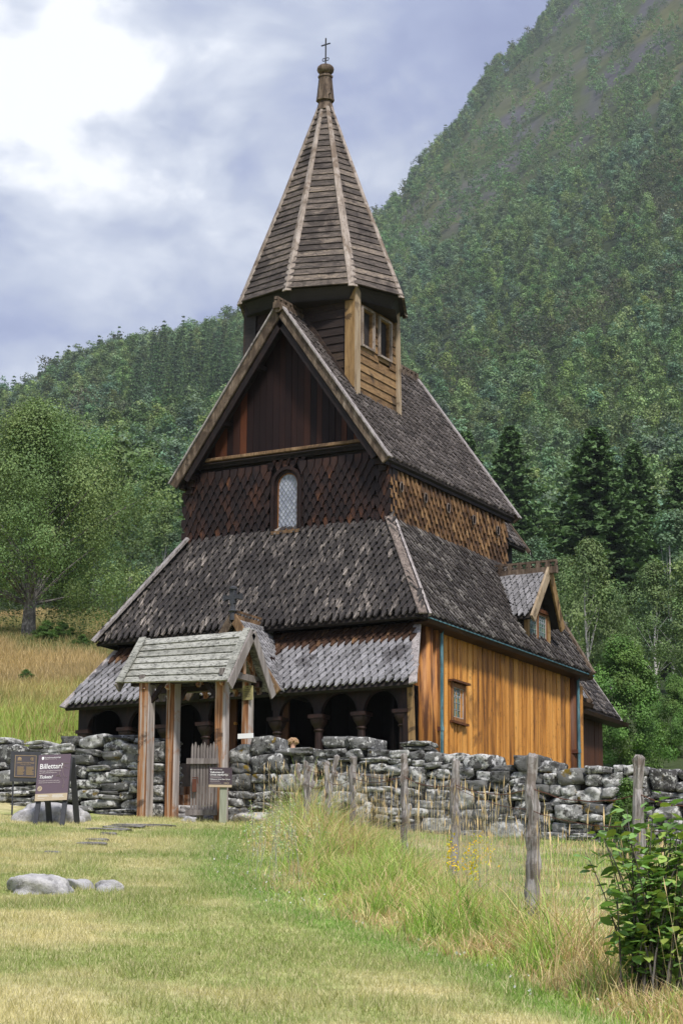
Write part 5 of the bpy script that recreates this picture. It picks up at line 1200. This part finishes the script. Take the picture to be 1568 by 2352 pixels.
for (b0_, t0_, _), (b1_, t1_, _) in zip(main[:-1], main[1:]):
    b0g, b1g = b0_ + Vector((0, 0, .2)), b1_ + Vector((0, 0, .2)); L = (b1_ - b0_).length; nu = max(3, int(L / .085)); Hn = .95; nvv = 9
    def pt(u, v):
        p = b0g.lerp(b1g, u); sag = -.05 * 4 * u * (1 - u); return p + Vector((math.sin(u * 9 + v * 4) * .012, math.cos(u * 7) * .012, v * Hn + sag))
    for i in range(nu):
        for j in range(nvv):
            o_ = .5 if j % 2 else 0; u0 = (i + o_) / nu; u1 = (i + .5 + o_) / nu; um = min(1, u1); v0 = j / nvv; v1 = (j + .34) / nvv; v2 = (j + 1) / nvv; 
            if u0 > 1: continue
            # hexagons: a short vertical twist, then two slanting wires
            m.beam(pt(u0, v0), pt(u0, v1), .0016, .0016)
            m.beam(pt(u0, v1), pt(min(1, u0 + .5 / nu), v2), .001, .001)
            if u0 - .5 / nu >= 0: m.beam(pt(u0, v1), pt(u0 - .5 / nu, v2), .001, .001)
    for v in (1.0, .0): st_.tube([pt(u, v) for u in np.linspace(0, 1, 9)], .003, 4, cap=False)
    st_.tube([t0_.lerp(t1_, u) + Vector((0, 0, -.25 - .07 * 4 * u * (1 - u) + random.uniform(-.006, .006))) for u in np.linspace(0, 1, 14)], .004, 4, cap=False)
m.build('wire_netting', MT['wire'], FE); st_.build('strand_wire', MT['rust'], FE)

# ------------------------------------------------------------------ person beyond the wall (only the head shows)
hp = at(672, 1700, 40.2); gh = float(ground(hp[0], hp[1]))
def skin_body(name, joints, edges, mat, parent=None, sub=2):
    me = bpy.data.meshes.new(name); me.from_pydata([j[0] for j in joints], edges, []); o = bpy.data.objects.new(name, me); COL.objects.link(o)
    sk = o.modifiers.new('skin', 'SKIN'); sk.use_smooth_shade = True
    for i, j in enumerate(joints): me.skin_vertices[0].data[i].radius = (j[1], j[1] if len(j) < 3 else j[2])
    me.skin_vertices[0].data[0].use_root = True
    sb = o.modifiers.new('sub', 'SUBSURF'); sb.levels = sb.render_levels = sub
    if parent is None:
        bpy.context.view_layer.update(); dm = bpy.data.meshes.new_from_object(o.evaluated_get(bpy.context.evaluated_depsgraph_get())); bpy.data.objects.remove(o); dm.materials.clear(); dm.materials.append(mat); return dm
top = hp[2] + .0; Hh = top - gh; k = Hh / 1.70
J = [((0, 0, .92), .13, .09), ((0, 0, 1.12), .115, .085), ((0, 0, 1.33), .15, .09), ((0, 0, 1.45), .055), ((0, -.01, 1.53), .06), ((0, -.02, 1.61), .085, .095), ((0, -.01, 1.67), .06),
     ((.17, 0, 1.38), .05), ((.22, .02, 1.12), .038), ((.23, -.03, .88), .028), ((.235, -.05, .80), .022), ((-.17, 0, 1.38), .05), ((-.22, .02, 1.12), .038), ((-.23, -.03, .88), .028), ((-.235, -.05, .80), .022),
     ((.09, 0, .84), .085), ((.1, 0, .48), .055), ((.1, .01, .08), .035), ((.1, -.13, .03), .03), ((-.09, 0, .84), .085), ((-.1, 0, .48), .055), ((-.1, .01, .08), .035), ((-.1, -.13, .03), .03)]
E_ = [(0, 1), (1, 2), (2, 3), (3, 4), (4, 5), (5, 6), (2, 7), (7, 8), (8, 9), (9, 10), (2, 11), (11, 12), (12, 13), (13, 14), (0, 15), (15, 16), (16, 17), (17, 18), (0, 19), (19, 20), (20, 21), (21, 22)]
J = [(tuple(q * k for q in j[0]), *[r * k * 1.0 for r in j[1:]]) for j in J]
body = skin_body('person', J, E_, MT['skin']); PE = bpy.data.objects.new('person', body); COL.objects.link(PE); PE.location = (hp[0], hp[1], gh); PE.rotation_euler = (0, 0, AL + 2.3)
body.materials.append(MT['cloth']); body.materials.append(MT['trousers'])
for p in body.polygons:
    z = p.center.z / k
    p.material_index = 1 if .9 < z < 1.47 and not (z < .9) else 2 if z <= .9 and abs(p.center.x) < .19 * k else 0
tag(PE, 'person with windblown blond hair, only the top of the head showing above the wall', 'person')
m = MB(); n = 12; hr = []
for i in range(150):
    a, b_ = random.uniform(0, 6.28), random.uniform(.0, 1.45); r_ = .108 * k * 1.12
    p0 = Vector((r_ * math.cos(a) * math.cos(b_ * .9), -.02 * k + r_ * 1.05 * math.sin(a) * math.cos(b_ * .9), (1.625 + .115 * math.sin(b_)) * k))
    sl_ = Vector((random.uniform(.02, .07), random.uniform(-.02, .03), random.uniform(-.05, .01))) * k
    m.tube([p0 - sl_ * .4, p0 + sl_ * .3 + Vector((0, 0, .012)), p0 + sl_ * 1.1], [.018 * k, .02 * k, .006 * k], 5)
local(m.build('hair', MT['hair']), PE)

# ------------------------------------------------------------------ trees
def tree_data(kind, H, seed, dens=1.0, near=False, lq=1.0):
    """returns (crown V,F,C), (trunk V,F) about the origin"""
    global rng
    keep = rng; rng = np.random.default_rng(seed); rnd = random.Random(seed); P, C, NL = [], [], []; tk = MB()
    if kind == 'spruce':
        tk.tube([(0, 0, -.5), (0, 0, H * .5), (0, 0, H * .97)], [H * .016, H * .01, .01], 7)
        nl = int(22 * dens ** .5 * (1.4 if near else 1)); Rm = H * .21
        for i in range(nl):
            f = (i + rnd.random() * .6) / nl; z = H * (.06 + .94 * f); r = Rm * (1 - f) ** .8 * rnd.uniform(.75, 1.15) + H * .008; nb = int(7 + 5 * (1 - f)); a0 = rnd.random() * 6
            for b in range(nb):
                a = a0 + 6.283 * b / nb + rnd.uniform(-.25, .25); rr = r * rnd.uniform(.65, 1.15); m = int((10 + 26 * (1 - f)) * dens)
                s = rng.uniform(.12, 1, m); lat = rng.normal(0, .10, m) * rr * (1.1 - s * .6); dr_ = -.32 * rr * s + .12 * rr * s ** 3 - np.abs(rng.normal(0, .06, m)) * H * .1 - np.abs(lat) * .3
                P.append(np.stack([np.cos(a) * rr * s - np.sin(a) * lat, np.sin(a) * rr * s + np.cos(a) * lat, z + dr_], 1))
                base_ = np.array([.052, .092, .036]); C.append(base_ * (.65 + .75 * s[:, None]) * rng.uniform(.7, 1.5, (m, 1)) + np.array([.012, .022, 0]) * (s[:, None] > .85))
        P = np.concatenate(P); C = np.concatenate(C); cr = leaves(P, H * .028 * lq / dens ** .35, C, .5, up=.45)
    elif kind == 'pine':
        tk.tube([(0, 0, -.5), (H * .01, 0, H * .6), (0, 0, H * .95)], [H * .018, H * .012, .02], 6)
        for i in range(int(26 * dens ** .5)):
            f = rnd.uniform(.3, 1); a = rnd.uniform(0, 6.28); r = H * .17 * math.sqrt(max(.05, 1 - ((f - .55) / .5) ** 2)) * rnd.uniform(.5, 1.1); c = np.array([math.cos(a) * r, math.sin(a) * r, H * f]); m = int(34 * dens)
            P.append(c + rng.normal(size=(m, 3)) * np.array([.055, .055, .025]) * H); C.append(np.array([.085, .10, .05]) * rng.uniform(.6, 1.4, (m, 1)) * rnd.uniform(.8, 1.2))
        P = np.concatenate(P); C = np.concatenate(C); cr = leaves(P, H * .035 * lq / dens ** .35, C, .5)
    else:
        prof = {'birch': (.17, .98, .29), 'aspen': (.12, 1.0, .27), 'broad': (.06, 1.0, .36), 'rowan': (.02, 1.0, .42), 'bush': (.0, 1.0, .5), 'oldbirch': (.17, 1.0, .5)}[kind]; z0_, z1_, rw = prof
        tr = [(0, 0, -.5)]; x = y = 0
        for i in range(1, 7): x += rnd.gauss(0, H * .012); y += rnd.gauss(0, H * .012); tr.append((x, y, H * .92 * i / 6))
        rt = H * (.030 if kind == 'oldbirch' else .012); tk.tube(tr, [rt * 1.25] + [rt * (1 - i / 6.6) for i in range(1, 7)], 8)
        ncl = int({'birch': 30, 'aspen': 26, 'broad': 38, 'rowan': 46, 'bush': 44, 'oldbirch': 200}[kind] * (dens ** .4 if kind != 'oldbirch' else 1)); tone = rnd.uniform(.9, 1.12)
        colb = {'birch': (.145, .22, .082), 'aspen': (.13, .215, .12), 'broad': (.11, .20, .07), 'rowan': (.105, .20, .045), 'bush': (.085, .165, .035), 'oldbirch': (.15, .23, .082)}[kind]
        for i in range(ncl):
            f = rnd.random() ** .85; z = H * (z0_ + (z1_ - z0_) * f); env = math.sin(min(1, (f * .92 + .10)) ** .75 * math.pi) ** .65 if kind != 'aspen' else (1 - f) ** .45 * min(1, f * 6 + .3)
            a = rnd.uniform(0, 6.283); R0 = H * rw * env * (1 + .28 * math.sin(a * 2 + seed) + .18 * math.sin(a * 3 + seed * 2)) * (rnd.uniform(.7, 1.25) if kind in ('oldbirch', 'rowan') else 1); r = R0 * math.sqrt(rnd.uniform(.15, 1)) * .9; c = np.array([math.cos(a) * r, math.sin(a) * r, z])
            ti = min(6, max(1, int(f * 4.5))); b0 = Vector(tr[ti]); b1 = Vector(c); md = b0.lerp(b1, .5) + Vector((0, 0, H * .02))
            if (near and i % 4 == 0) or (not near and i % 3 == 0):
                rb_ = rt * (.26 if kind == 'oldbirch' else .30) * (1 - f * .5); tk.tube([b0, md, b1 + Vector((0, 0, H * .01))], [rb_, rb_ * .6, rb_ * .2], 5, cap=False)
            cs = H * rw * (.19 if kind == 'oldbirch' else .22 if kind == 'bush' else .25 if kind == 'rowan' else .30) * rnd.uniform(.65, 1.25); m = int({'oldbirch': 560}.get(kind, 62) * dens * rnd.uniform(.6, 1.3))
            q = rand_unit(m) * (rng.uniform(0, 1, (m, 1)) ** .42) * cs; q[:, 2] *= .8
            if kind in ('birch', 'oldbirch'): lowr = rng.uniform(0, 1, m) < (.6 if kind == 'oldbirch' else .45); q[lowr, 2] -= np.abs(rng.normal(0, cs * (1.15 if kind == 'oldbirch' else .9), lowr.sum())); q[lowr, :2] *= 1.05
            ax_ = np.array([0, 0, H * (z0_ * .6 + .4 * z1_)]); o1 = (c + q - ax_); o1 = o1 / (np.linalg.norm(o1, axis=1, keepdims=True) + 1e-6); o2 = q / (np.linalg.norm(q, axis=1, keepdims=True) + 1e-6); nn_ = o1 * .55 + o2 * .75 + np.array([0, 0, .25]); NL.append(nn_)
            P.append(c + q); tn = tone * rnd.uniform(.72, 1.3)
            C.append(np.array(colb) * tn * rng.uniform(.8, 1.2, (m, 1)) * np.array([1 + rnd.uniform(-.08, .15), 1, 1]))
        P = np.concatenate(P); C = np.concatenate(C); NN = np.concatenate(NL); cr = leaves(P, {'oldbirch': .0095, 'bush': .05, 'rowan': .042}.get(kind, .034) * H * lq / dens ** .35, C, .72, nrm=NN, jit=.7)
    rng = keep
    return cr, tk
PROTO = {}
def proto(key, kind, H, seed, **k):
    (V_, F_, C_), tk = tree_data(kind, H, seed, **k)
    cm = np_mesh('crown', V_, F_, MT['needle' if kind in ('spruce', 'pine') else 'leaf'], C_)
    me = bpy.data.meshes.new('trunk'); me.from_pydata(tk.v, [], tk.f); me.materials.append(MT['bark_dark' if kind in ('spruce', 'pine', 'broad', 'bush', 'rowan') else 'bark' if kind == 'oldbirch' else 'bark_white'])
    PROTO[key] = (cm, me, H)
def plant(key, X, d, Ytop=None, scale=None, name='birch_tree', label='', cat='tree', group=None, base=None, yaw=None, sx=1.0, parts=True):
    cm, tm, H = PROTO[key]; p = at(X, 1500, d) if base is None else base; g = float(ground(p[0], p[1]))
    s = scale if scale else (at(X, Ytop, d)[2] - g) / H
    if Ytop is not None:                # keep the top in the right azimuth
        q = at(X, Ytop, d); p = q; g = float(ground(p[0], p[1])); s = (q[2] - g) / H
    o = empty(name, (p[0], p[1], g - .05 * s), yaw if yaw is not None else random.uniform(0, 6.28)); o.scale = (s * sx, s * sx, s)
    for nm, me in (('crown', cm), ('trunk', tm)): c = bpy.data.objects.new(nm, me); COL.objects.link(c); c.parent = o
    tag(o, label, cat, group); return o
for i in range(3): proto('birch%d' % i, 'birch', 12, 10 + i, dens=4.0, lq=.8)
for i in range(2): proto('aspen%d' % i, 'aspen', 12, 20 + i, dens=4.0, lq=.8)
proto('broad0', 'broad', 10, 30, dens=5, lq=.8); proto('spruce0', 'spruce', 16, 40, dens=3.2, near=True); proto('spruce1', 'spruce', 16, 41, dens=3.2, near=True)
proto('old', 'oldbirch', 10.5, 52, near=True, dens=1.0); proto('rowan', 'rowan', 6, 61, dens=8, near=True, lq=.9); proto('shrub', 'bush', 1, 62, dens=3)
# the big birch on the meadow
plant('old', 85, 80, Ytop=935, name='birch_tree', label='large spreading birch tree with dark rough trunk on the dry meadow left of the church', yaw=.4, sx=.98)
plant('aspen0', 338, 92, Ytop=1272, name='birch_tree', label='young bright green tree just right of the large meadow birch', sx=.9)
# rowan and birch near the chancel
plant('rowan', 1420, 66, Ytop=1480, name='rowan_tree', label='bright green leafy rowan tree behind the chancel at the right', sx=.95)
plant('rowan', 1545, 72, Ytop=1560, name='rowan_tree', label='darker green leafy tree at the right edge above the stone wall', sx=.8)
plant('birch1', 1345, 98, Ytop=1232, name='birch_tree', label='birch with a bare white forked trunk right of the dormer', sx=.8)
for i, (X, d, Y, k, lab) in enumerate(((1170, 150, 975, 'spruce0', 'dark spruce rising just right of the nave roof'), (1070, 165, 985, 'spruce1', 'dark spruce half hidden behind the nave roof edge'), (1365, 140, 975, 'spruce1', 'broad dark spruce standing alone above the dormer'),
                                    (1455, 150, 1015, 'spruce0', 'dark spruce directly right of the broad lone spruce'), (1560, 150, 1050, 'spruce1', 'dark spruce at the right edge of the picture'))):
    plant(k, X, d, Ytop=Y, name='spruce_tree', label=lab, group='tall spruces behind the church', sx=1.5 if X != 1365 else 1.9)
for X, d, Y, k, sx in ((1245, 112, 1395, 'birch0', 1), (1500, 118, 1290, 'birch2', 1), (1568, 108, 1330, 'birch1', 1.1), (1440, 105, 1440, 'birch0', 1), (1300, 125, 1285, 'birch2', 1.0), (1220, 135, 1240, 'aspen0', 1.1), (1400, 125, 1350, 'birch1', 1), (1620, 118, 1220, 'birch0', 1), (1540, 135, 1180, 'aspen1', 1.1), (1265, 150, 1190, 'birch1', 1), (1480, 90, 1560, 'birch1', 1.2), (1560, 84, 1640, 'aspen0', 1.2),
                   (215, 170, 1190, 'aspen0', 1.1), (300, 175, 1150, 'aspen1', 1.1), (380, 160, 1160, 'birch2', 1.1), (260, 135, 1240, 'aspen1', 1.0), (420, 140, 1200, 'aspen0', 1.0), (130, 140, 1240, 'birch2', 1.1), (30, 145, 1220, 'birch0', 1.1), (-50, 130, 1200, 'birch1', 1.1), (350, 185, 1070, 'aspen1', 1.1), (430, 180, 1060, 'aspen0', 1.1)):
    plant(k, X, d, Ytop=Y, name='birch_tree', label='leafy birch or aspen of the near wood edge behind church and meadow', group='birches and aspens of the near wood edge', sx=sx)

# low shrubs on the meadow, by the wall and in the gaps
for X, Y, d, h, lab, nm in ((105, 1500, 78, .85, 'low green juniper scrub right of the big birch trunk', 'juniper_shrub'), (140, 1490, 79, .75, 'low green juniper scrub farther right of the birch trunk', 'juniper_shrub'), (190, 1490, 77, .6, 'small bright shrub on the meadow slope', 'meadow_shrub'), (60, 1560, 64, .5, 'small shrub low on the fresh green meadow', 'meadow_shrub'),
                        (1265, 1900, 34.5, .42, 'little leafy plant at the foot of the right stone wall', 'nettle_plant'), (1440, 1880, 30, 1.0, 'yellow green wild rose bush against the stone wall', 'rose_bush')):
    g = g_at(X, Y, d); plant('shrub', X, d, scale=h, name=nm, label=lab, cat='shrub', base=g, sx=1.3 if d > 50 else .8)
# the leafy bush in the right foreground
def leafy_bush():
    b = g_at(1500, 2280, 13.8); root = empty('leafy_bush', (b.x, b.y, b.z)); tag(root, 'broad-leaved green bush tangled in the fence at the right foreground', 'bush')
    st = MB(); P, N = [], []
    for i in range(85):
        a = random.uniform(0, 6.28); L = random.uniform(.45, 1.3); sp_ = random.uniform(.08, .42); x0, y0 = random.gauss(0, .09), random.gauss(0, .09)
        pts = [Vector((x0, y0, 0))]
        for s in np.linspace(.15, 1, 7): pts.append(Vector((x0 + math.cos(a) * sp_ * s ** 1.6 * L, y0 + math.sin(a) * sp_ * s ** 1.6 * L, L * (s - .22 * sp_ * s * s))))
        st.tube(pts, [.006] * 4 + [.004] * 3 + [.0015], 5, cap=False)
        for k in range(3, 8):
            for _ in range(5):
                P.append(pts[k] + Vector((random.gauss(0, .04), random.gauss(0, .04), random.gauss(0, .035)))); N.append(random.uniform(0, 6.28))
    st.build('stems', MT['bark_dark'], None); s_ = bpy.data.objects[-1] if False else COL.objects[-1]; local(s_, root)
    m_v, m_f, m_c = [], [], []
    for p, a in zip(P, N):
        l = random.uniform(.04, .11); wd = l * .62; dv = Vector((math.cos(a), math.sin(a), random.uniform(-.6, .25))).normalized(); sd_ = dv.cross(Vector((random.gauss(0, .3), random.gauss(0, .3), 1))).normalized(); up_ = sd_.cross(dv)
        n = len(m_v); o = [(0, 0, 0), (.25, .42, .02), (.55, .5, .0), (.8, .26, -.05), (1, 0, -.12), (.8, -.26, -.05), (.55, -.5, 0), (.25, -.42, .02), (.5, 0, -.08)]
        for u, v, w in o: m_v.append(tuple(p + dv * l * u + sd_ * wd * v + up_ * l * w))
        m_f += [(n + i, n + (i + 1) % 8, n + 8, n + 8) for i in range(8)]
        g = random.uniform(.65, 1.4); yl = random.random(); c = (.17 * g + .12 * (yl > .7), .30 * g + .08 * (yl > .7), .09 * g); m_c += [c] * 9
    f = [q[:3] for q in m_f]; me = np_mesh('foliage', np.array(m_v), np.array(f), MT['leaf'], np.array(m_c)); c = bpy.data.objects.new('foliage', me); COL.objects.link(c); c.parent = root
leafy_bush()

# ------------------------------------------------------------------ the wooded mountainside
def far_forest():
    sets = []
    for kind, H, sd, dn, lq in (('birch', 11, 101, .8, 1.0), ('birch', 10, 102, .8, 1.0), ('aspen', 11, 103, .8, 1.0), ('broad', 9, 104, .75, 1.0), ('birch', 10, 105, .8, 1), ('spruce', 14, 106, .42, 1.0), ('spruce', 13, 107, .42, 1.0), ('pine', 12, 108, .42, 1.15), ('pine', 11, 109, .42, 1.15)):
        (V_, F_, C_), tk = tree_data(kind, H, sd, dens=dn, lq=lq); sets.append((V_, F_, C_))
    small = []
    for kind, H, sd, dn, lq in (('birch', 9, 111, .3, 1.15), ('aspen', 9, 112, .3, 1.15), ('broad', 8, 113, .28, 1.15), ('birch', 8, 114, .3, 1.15), ('birch', 8, 115, .3, 1.15), ('spruce', 12, 116, .16, 1.2), ('spruce', 11, 117, .16, 1.2), ('pine', 10, 118, .16, 1.3), ('pine', 10, 119, .16, 1.3)):
        (V_, F_, C_), tk = tree_data(kind, H, sd, dens=dn, lq=lq); small.append((V_, F_, C_))
    out = []
    for (d0, d1, sp, st, tmin, tmax) in ((165, 330, 5.6, sets, -.19, .19), (330, 620, 7.0, sets, -.185, .185), (620, 1050, 8.6, sets, -.18, .18), (1050, 2000, 10.2, small, -.18, .18)):
        n = int((math.atan(tmax) - math.atan(tmin)) * (d1 ** 2 - d0 ** 2) / 2 / sp ** 2); x, y, d, t = scatter(n, d0, d1, tmin, tmax)
        skyd = np.interp(t, [taz(X, Ys) for X, Ys, _ in SKY], [q[2] for q in SKY]); k = d < skyd * 1.03
        # bare rock and heath high up
        bare = (fnoise(x * .035, y * .035, 71, 4) > .59) & (rng.uniform(0, 1, len(d)) < np.clip((d - 1000) / 450, 0, .9)); k &= ~bare
        k &= rng.uniform(0, 1, len(d)) > np.clip((d - 1200) / 1500, 0, .2)
        # churchyard side: nothing on the meadow
        x, y, d, t = x[k], y[k], d[k], t[k]; z = ground(x, y)
        con = fnoise(x * .008, y * .008, 131, 3); X_ = 784 + F * t
        pine = (np.abs(d - 760 - (X_ - 1300) * .1) < 140) & (X_ > 1000) & (con > .42) | (con > .70)
        spr = (np.abs(X_ - 430 - (d - 700) * .25) < 140) & (np.abs(d - 700) < 130)
        typ = np.where(spr, rng.integers(5, 7, len(x)), np.where(pine & (rng.uniform(0, 1, len(x)) < .8), rng.integers(7, 9, len(x)), rng.integers(0, 5, len(x))))
        grp = fnoise(x * .025, y * .025, 141, 2)
        typ = np.where((typ < 5) & (grp > .55), 2, typ)
        out.append((x, y, z, d, typ, st))
    t = rng.uniform(-.18, .18, 1100); sk = np.interp(t, [taz(X, Ys) for X, Ys, _ in SKY], [q[2] for q in SKY]); d = sk * rng.uniform(.965, 1.015, 1100); an = np.arctan(t)
    x = CAM[0] + d * (np.sin(an) * math.cos(AL) + np.cos(an) * _h[0]); y = CAM[1] + d * (np.sin(an) * math.sin(AL) + np.cos(an) * _h[1])
    typ = np.where(rng.uniform(0, 1, 1100) < .12, rng.integers(5, 9, 1100), rng.integers(0, 5, 1100)); out.append((x, y, ground(x, y), d, typ, sets))
    Vs, Fs, Cs = [], [], []; nv = 0; count = 0
    for x, y, z, d, typ, st in out:
        for ti in range(9):
            idx = np.nonzero(typ == ti)[0]; V_, F_, C_ = st[ti]; m = len(idx); count += m
            if not m: continue
            a = rng.uniform(0, 6.28, m); s = rng.uniform(.6, 1.25, m) * np.interp(d[idx], [160, 900, 1700], [1.0, 1.45, 1.6]); ca, sa = np.cos(a) * s, np.sin(a) * s
            vx = V_[None, :, 0] * ca[:, None] - V_[None, :, 1] * sa[:, None] + x[idx][:, None]; vy = V_[None, :, 0] * sa[:, None] + V_[None, :, 1] * ca[:, None] + y[idx][:, None]; vz = V_[None, :, 2] * s[:, None] + z[idx][:, None]
            Vs.append(np.stack([vx, vy, vz], -1).reshape(-1, 3).astype(np.float32))
            Fs.append((F_[None] + (np.arange(m) * len(V_))[:, None, None] + nv).reshape(-1, 4).astype(np.int32)); nv += m * len(V_)
            tint = rng.uniform(.6, 1.45, (m, 1, 1)) * np.stack([rng.uniform(.85, 1.15, m), np.ones(m), rng.uniform(.8, 1.25, m)], 1)[:, None, :]
            Cs.append((C_[None] * tint).reshape(-1, 3).astype(np.float32))
    V_, F_, C_ = np.concatenate(Vs), np.concatenate(Fs), np.concatenate(Cs); print('forest trees', count, 'quads', len(F_))
    o = link('forest', np_mesh('forest', V_, F_, MT['leaf'], C_)); tag(o, 'dense mixed birch, aspen and pine wood covering the mountainside', 'forest', kind='stuff')
far_forest()

# ------------------------------------------------------------------ the air
hz = MB(); hz.box(CAM[0] - 3700, CAM[0] + 3700, CAM[1] - 3700, CAM[1] + 3700, float(V[:, 2].min()) - 1, float(max(V[:, 2].max(), 1150)) + 15)
hm = bpy.data.materials.new('haze'); hm.use_nodes = True; hm.node_tree.nodes.clear()
ho = hm.node_tree.nodes.new('ShaderNodeOutputMaterial'); hv = hm.node_tree.nodes.new('ShaderNodeVolumePrincipled'); hv.inputs['Density'].default_value = .00012; hv.inputs['Color'].default_value = (.80, .90, .98, 1); hv.inputs['Anisotropy'].default_value = 0
hm.node_tree.links.new(hv.outputs[0], ho.inputs['Volume'])
tag(hz.build('haze', hm), kind='stuff')
# ------------------------------------------------------------------ light and air
SUN_AZ = math.atan2(.85, -.75); SUN_EL = R(52)       # direction towards the sun, measured from +Y
W = bpy.data.worlds.new('World'); scene.world = W; W.use_nodes = True; nt = W.node_tree; nt.nodes.clear()
def wn(t, **k):
    n = nt.nodes.new(t)
    for a, b in k.items(): setattr(n, a, b)
    return n
sky = wn('ShaderNodeTexSky', sky_type='NISHITA', sun_disc=False); sky.sun_elevation = SUN_EL; sky.sun_rotation = SUN_AZ
out = wn('ShaderNodeOutputWorld'); bg = wn('ShaderNodeBackground'); bg.inputs[1].default_value = .051
tc = wn('ShaderNodeTexCoord')
def wnoise(scale, detail, rough, dist, off=(0, 0, 0)):
    mp = wn('ShaderNodeMapping'); mp.inputs['Scale'].default_value = scale; mp.inputs['Location'].default_value = off
    nt.links.new(tc.outputs['Generated'], mp.inputs[0]); n = wn('ShaderNodeTexNoise'); n.inputs['Scale'].default_value = 1; n.inputs['Detail'].default_value = detail
    n.inputs['Roughness'].default_value = rough; n.inputs['Distortion'].default_value = dist; nt.links.new(mp.outputs[0], n.inputs['Vector']); return n.outputs['Fac']
def wmath(op, a, b, clamp=False):
    n = wn('ShaderNodeMath', operation=op); n.use_clamp = clamp
    for i, q in enumerate((a, b)):
        if isinstance(q, (int, float)): n.inputs[i].default_value = q
        else: nt.links.new(q, n.inputs[i])
    return n.outputs[0]
def lobe(X, Y, cosr):                  # bright break in the cloud in one direction of the sky
    v = ray(X, Y); n = wn('ShaderNodeVectorMath', operation='DOT_PRODUCT'); nt.links.new(tc.outputs['Generated'], n.inputs[0]); n.inputs[1].default_value = v
    m = wn('ShaderNodeMapRange', interpolation_type='SMOOTHSTEP'); m.inputs[1].default_value = cosr; m.inputs[2].default_value = 1; nt.links.new(n.outputs['Value'], m.inputs[0]); return m.outputs[0]
n1 = wnoise((7, 7, 10), 6, .52, .35, (3.1, 1.7, .4)); n2 = wnoise((18, 18, 30), 5, .6, .3, (8, 2, 5))
n3 = wnoise((45, 45, 80), 4, .6, .4, (1, 9, 2)); v = wmath('ADD', wmath('ADD', wmath('MULTIPLY', n1, 1.8), wmath('MULTIPLY', n2, .8)), wmath('MULTIPLY', n3, .18))
nl = wmath('ADD', wmath('MULTIPLY', n1, 1.4), wmath('MULTIPLY', n2, .5))
v = wmath('ADD', v, wmath('MULTIPLY', wmath('MULTIPLY', lobe(-30, 110, .9980), .33), nl)); v = wmath('ADD', v, wmath('MULTIPLY', wmath('MULTIPLY', lobe(330, 360, .996), .32), nl))
v = wmath('ADD', v, wmath('MULTIPLY', lobe(850, 430, .9965), .25))
v = wmath('SUBTRACT', v, .87)
rp = wn('ShaderNodeValToRGB'); cr = rp.color_ramp
for _ in range(3): cr.elements.new(.5)
for e, (p, c) in zip(cr.elements, ((.15, (2.7, 3.1, 5.9)), (.4, (3.9, 4.4, 7.1)), (.6, (6.2, 6.7, 8.5)), (.8, (9.2, 9.6, 10.8)), (1, (14.5, 14.5, 14.7)))):
    e.position = p; e.color = (c[0] / 15, c[1] / 15, c[2] / 15, 1)
nt.links.new(v, rp.inputs[0])
sc_ = wn('ShaderNodeVectorMath', operation='SCALE'); sc_.inputs['Scale'].default_value = 12.0; nt.links.new(rp.outputs[0], sc_.inputs[0])
mx = wn('ShaderNodeMix', data_type='RGBA'); mx.inputs[0].default_value = .88
nt.links.new(sky.outputs[0], mx.inputs[6]); nt.links.new(sc_.outputs[0], mx.inputs[7]); nt.links.new(mx.outputs[2], bg.inputs[0]); nt.links.new(bg.outputs[0], out.inputs[0])
ld_ = bpy.data.lights.new('sun', 'SUN'); ld_.energy = 2.4; ld_.angle = R(7); ld_.color = (1, .95, .88)
so = bpy.data.objects.new('sun', ld_); COL.objects.link(so)
sd = Vector((math.sin(SUN_AZ) * math.cos(SUN_EL), math.cos(SUN_AZ) * math.cos(SUN_EL), math.sin(SUN_EL)))
so.rotation_euler = sd.to_track_quat('Z', 'Y').to_euler(); so.location = (10, -10, 30)
scene.view_settings.view_transform = 'Standard'; scene.view_settings.look = 'None'; scene.view_settings.gamma = 1; scene.view_settings.exposure = 1.36
scene.render.engine = 'CYCLES'
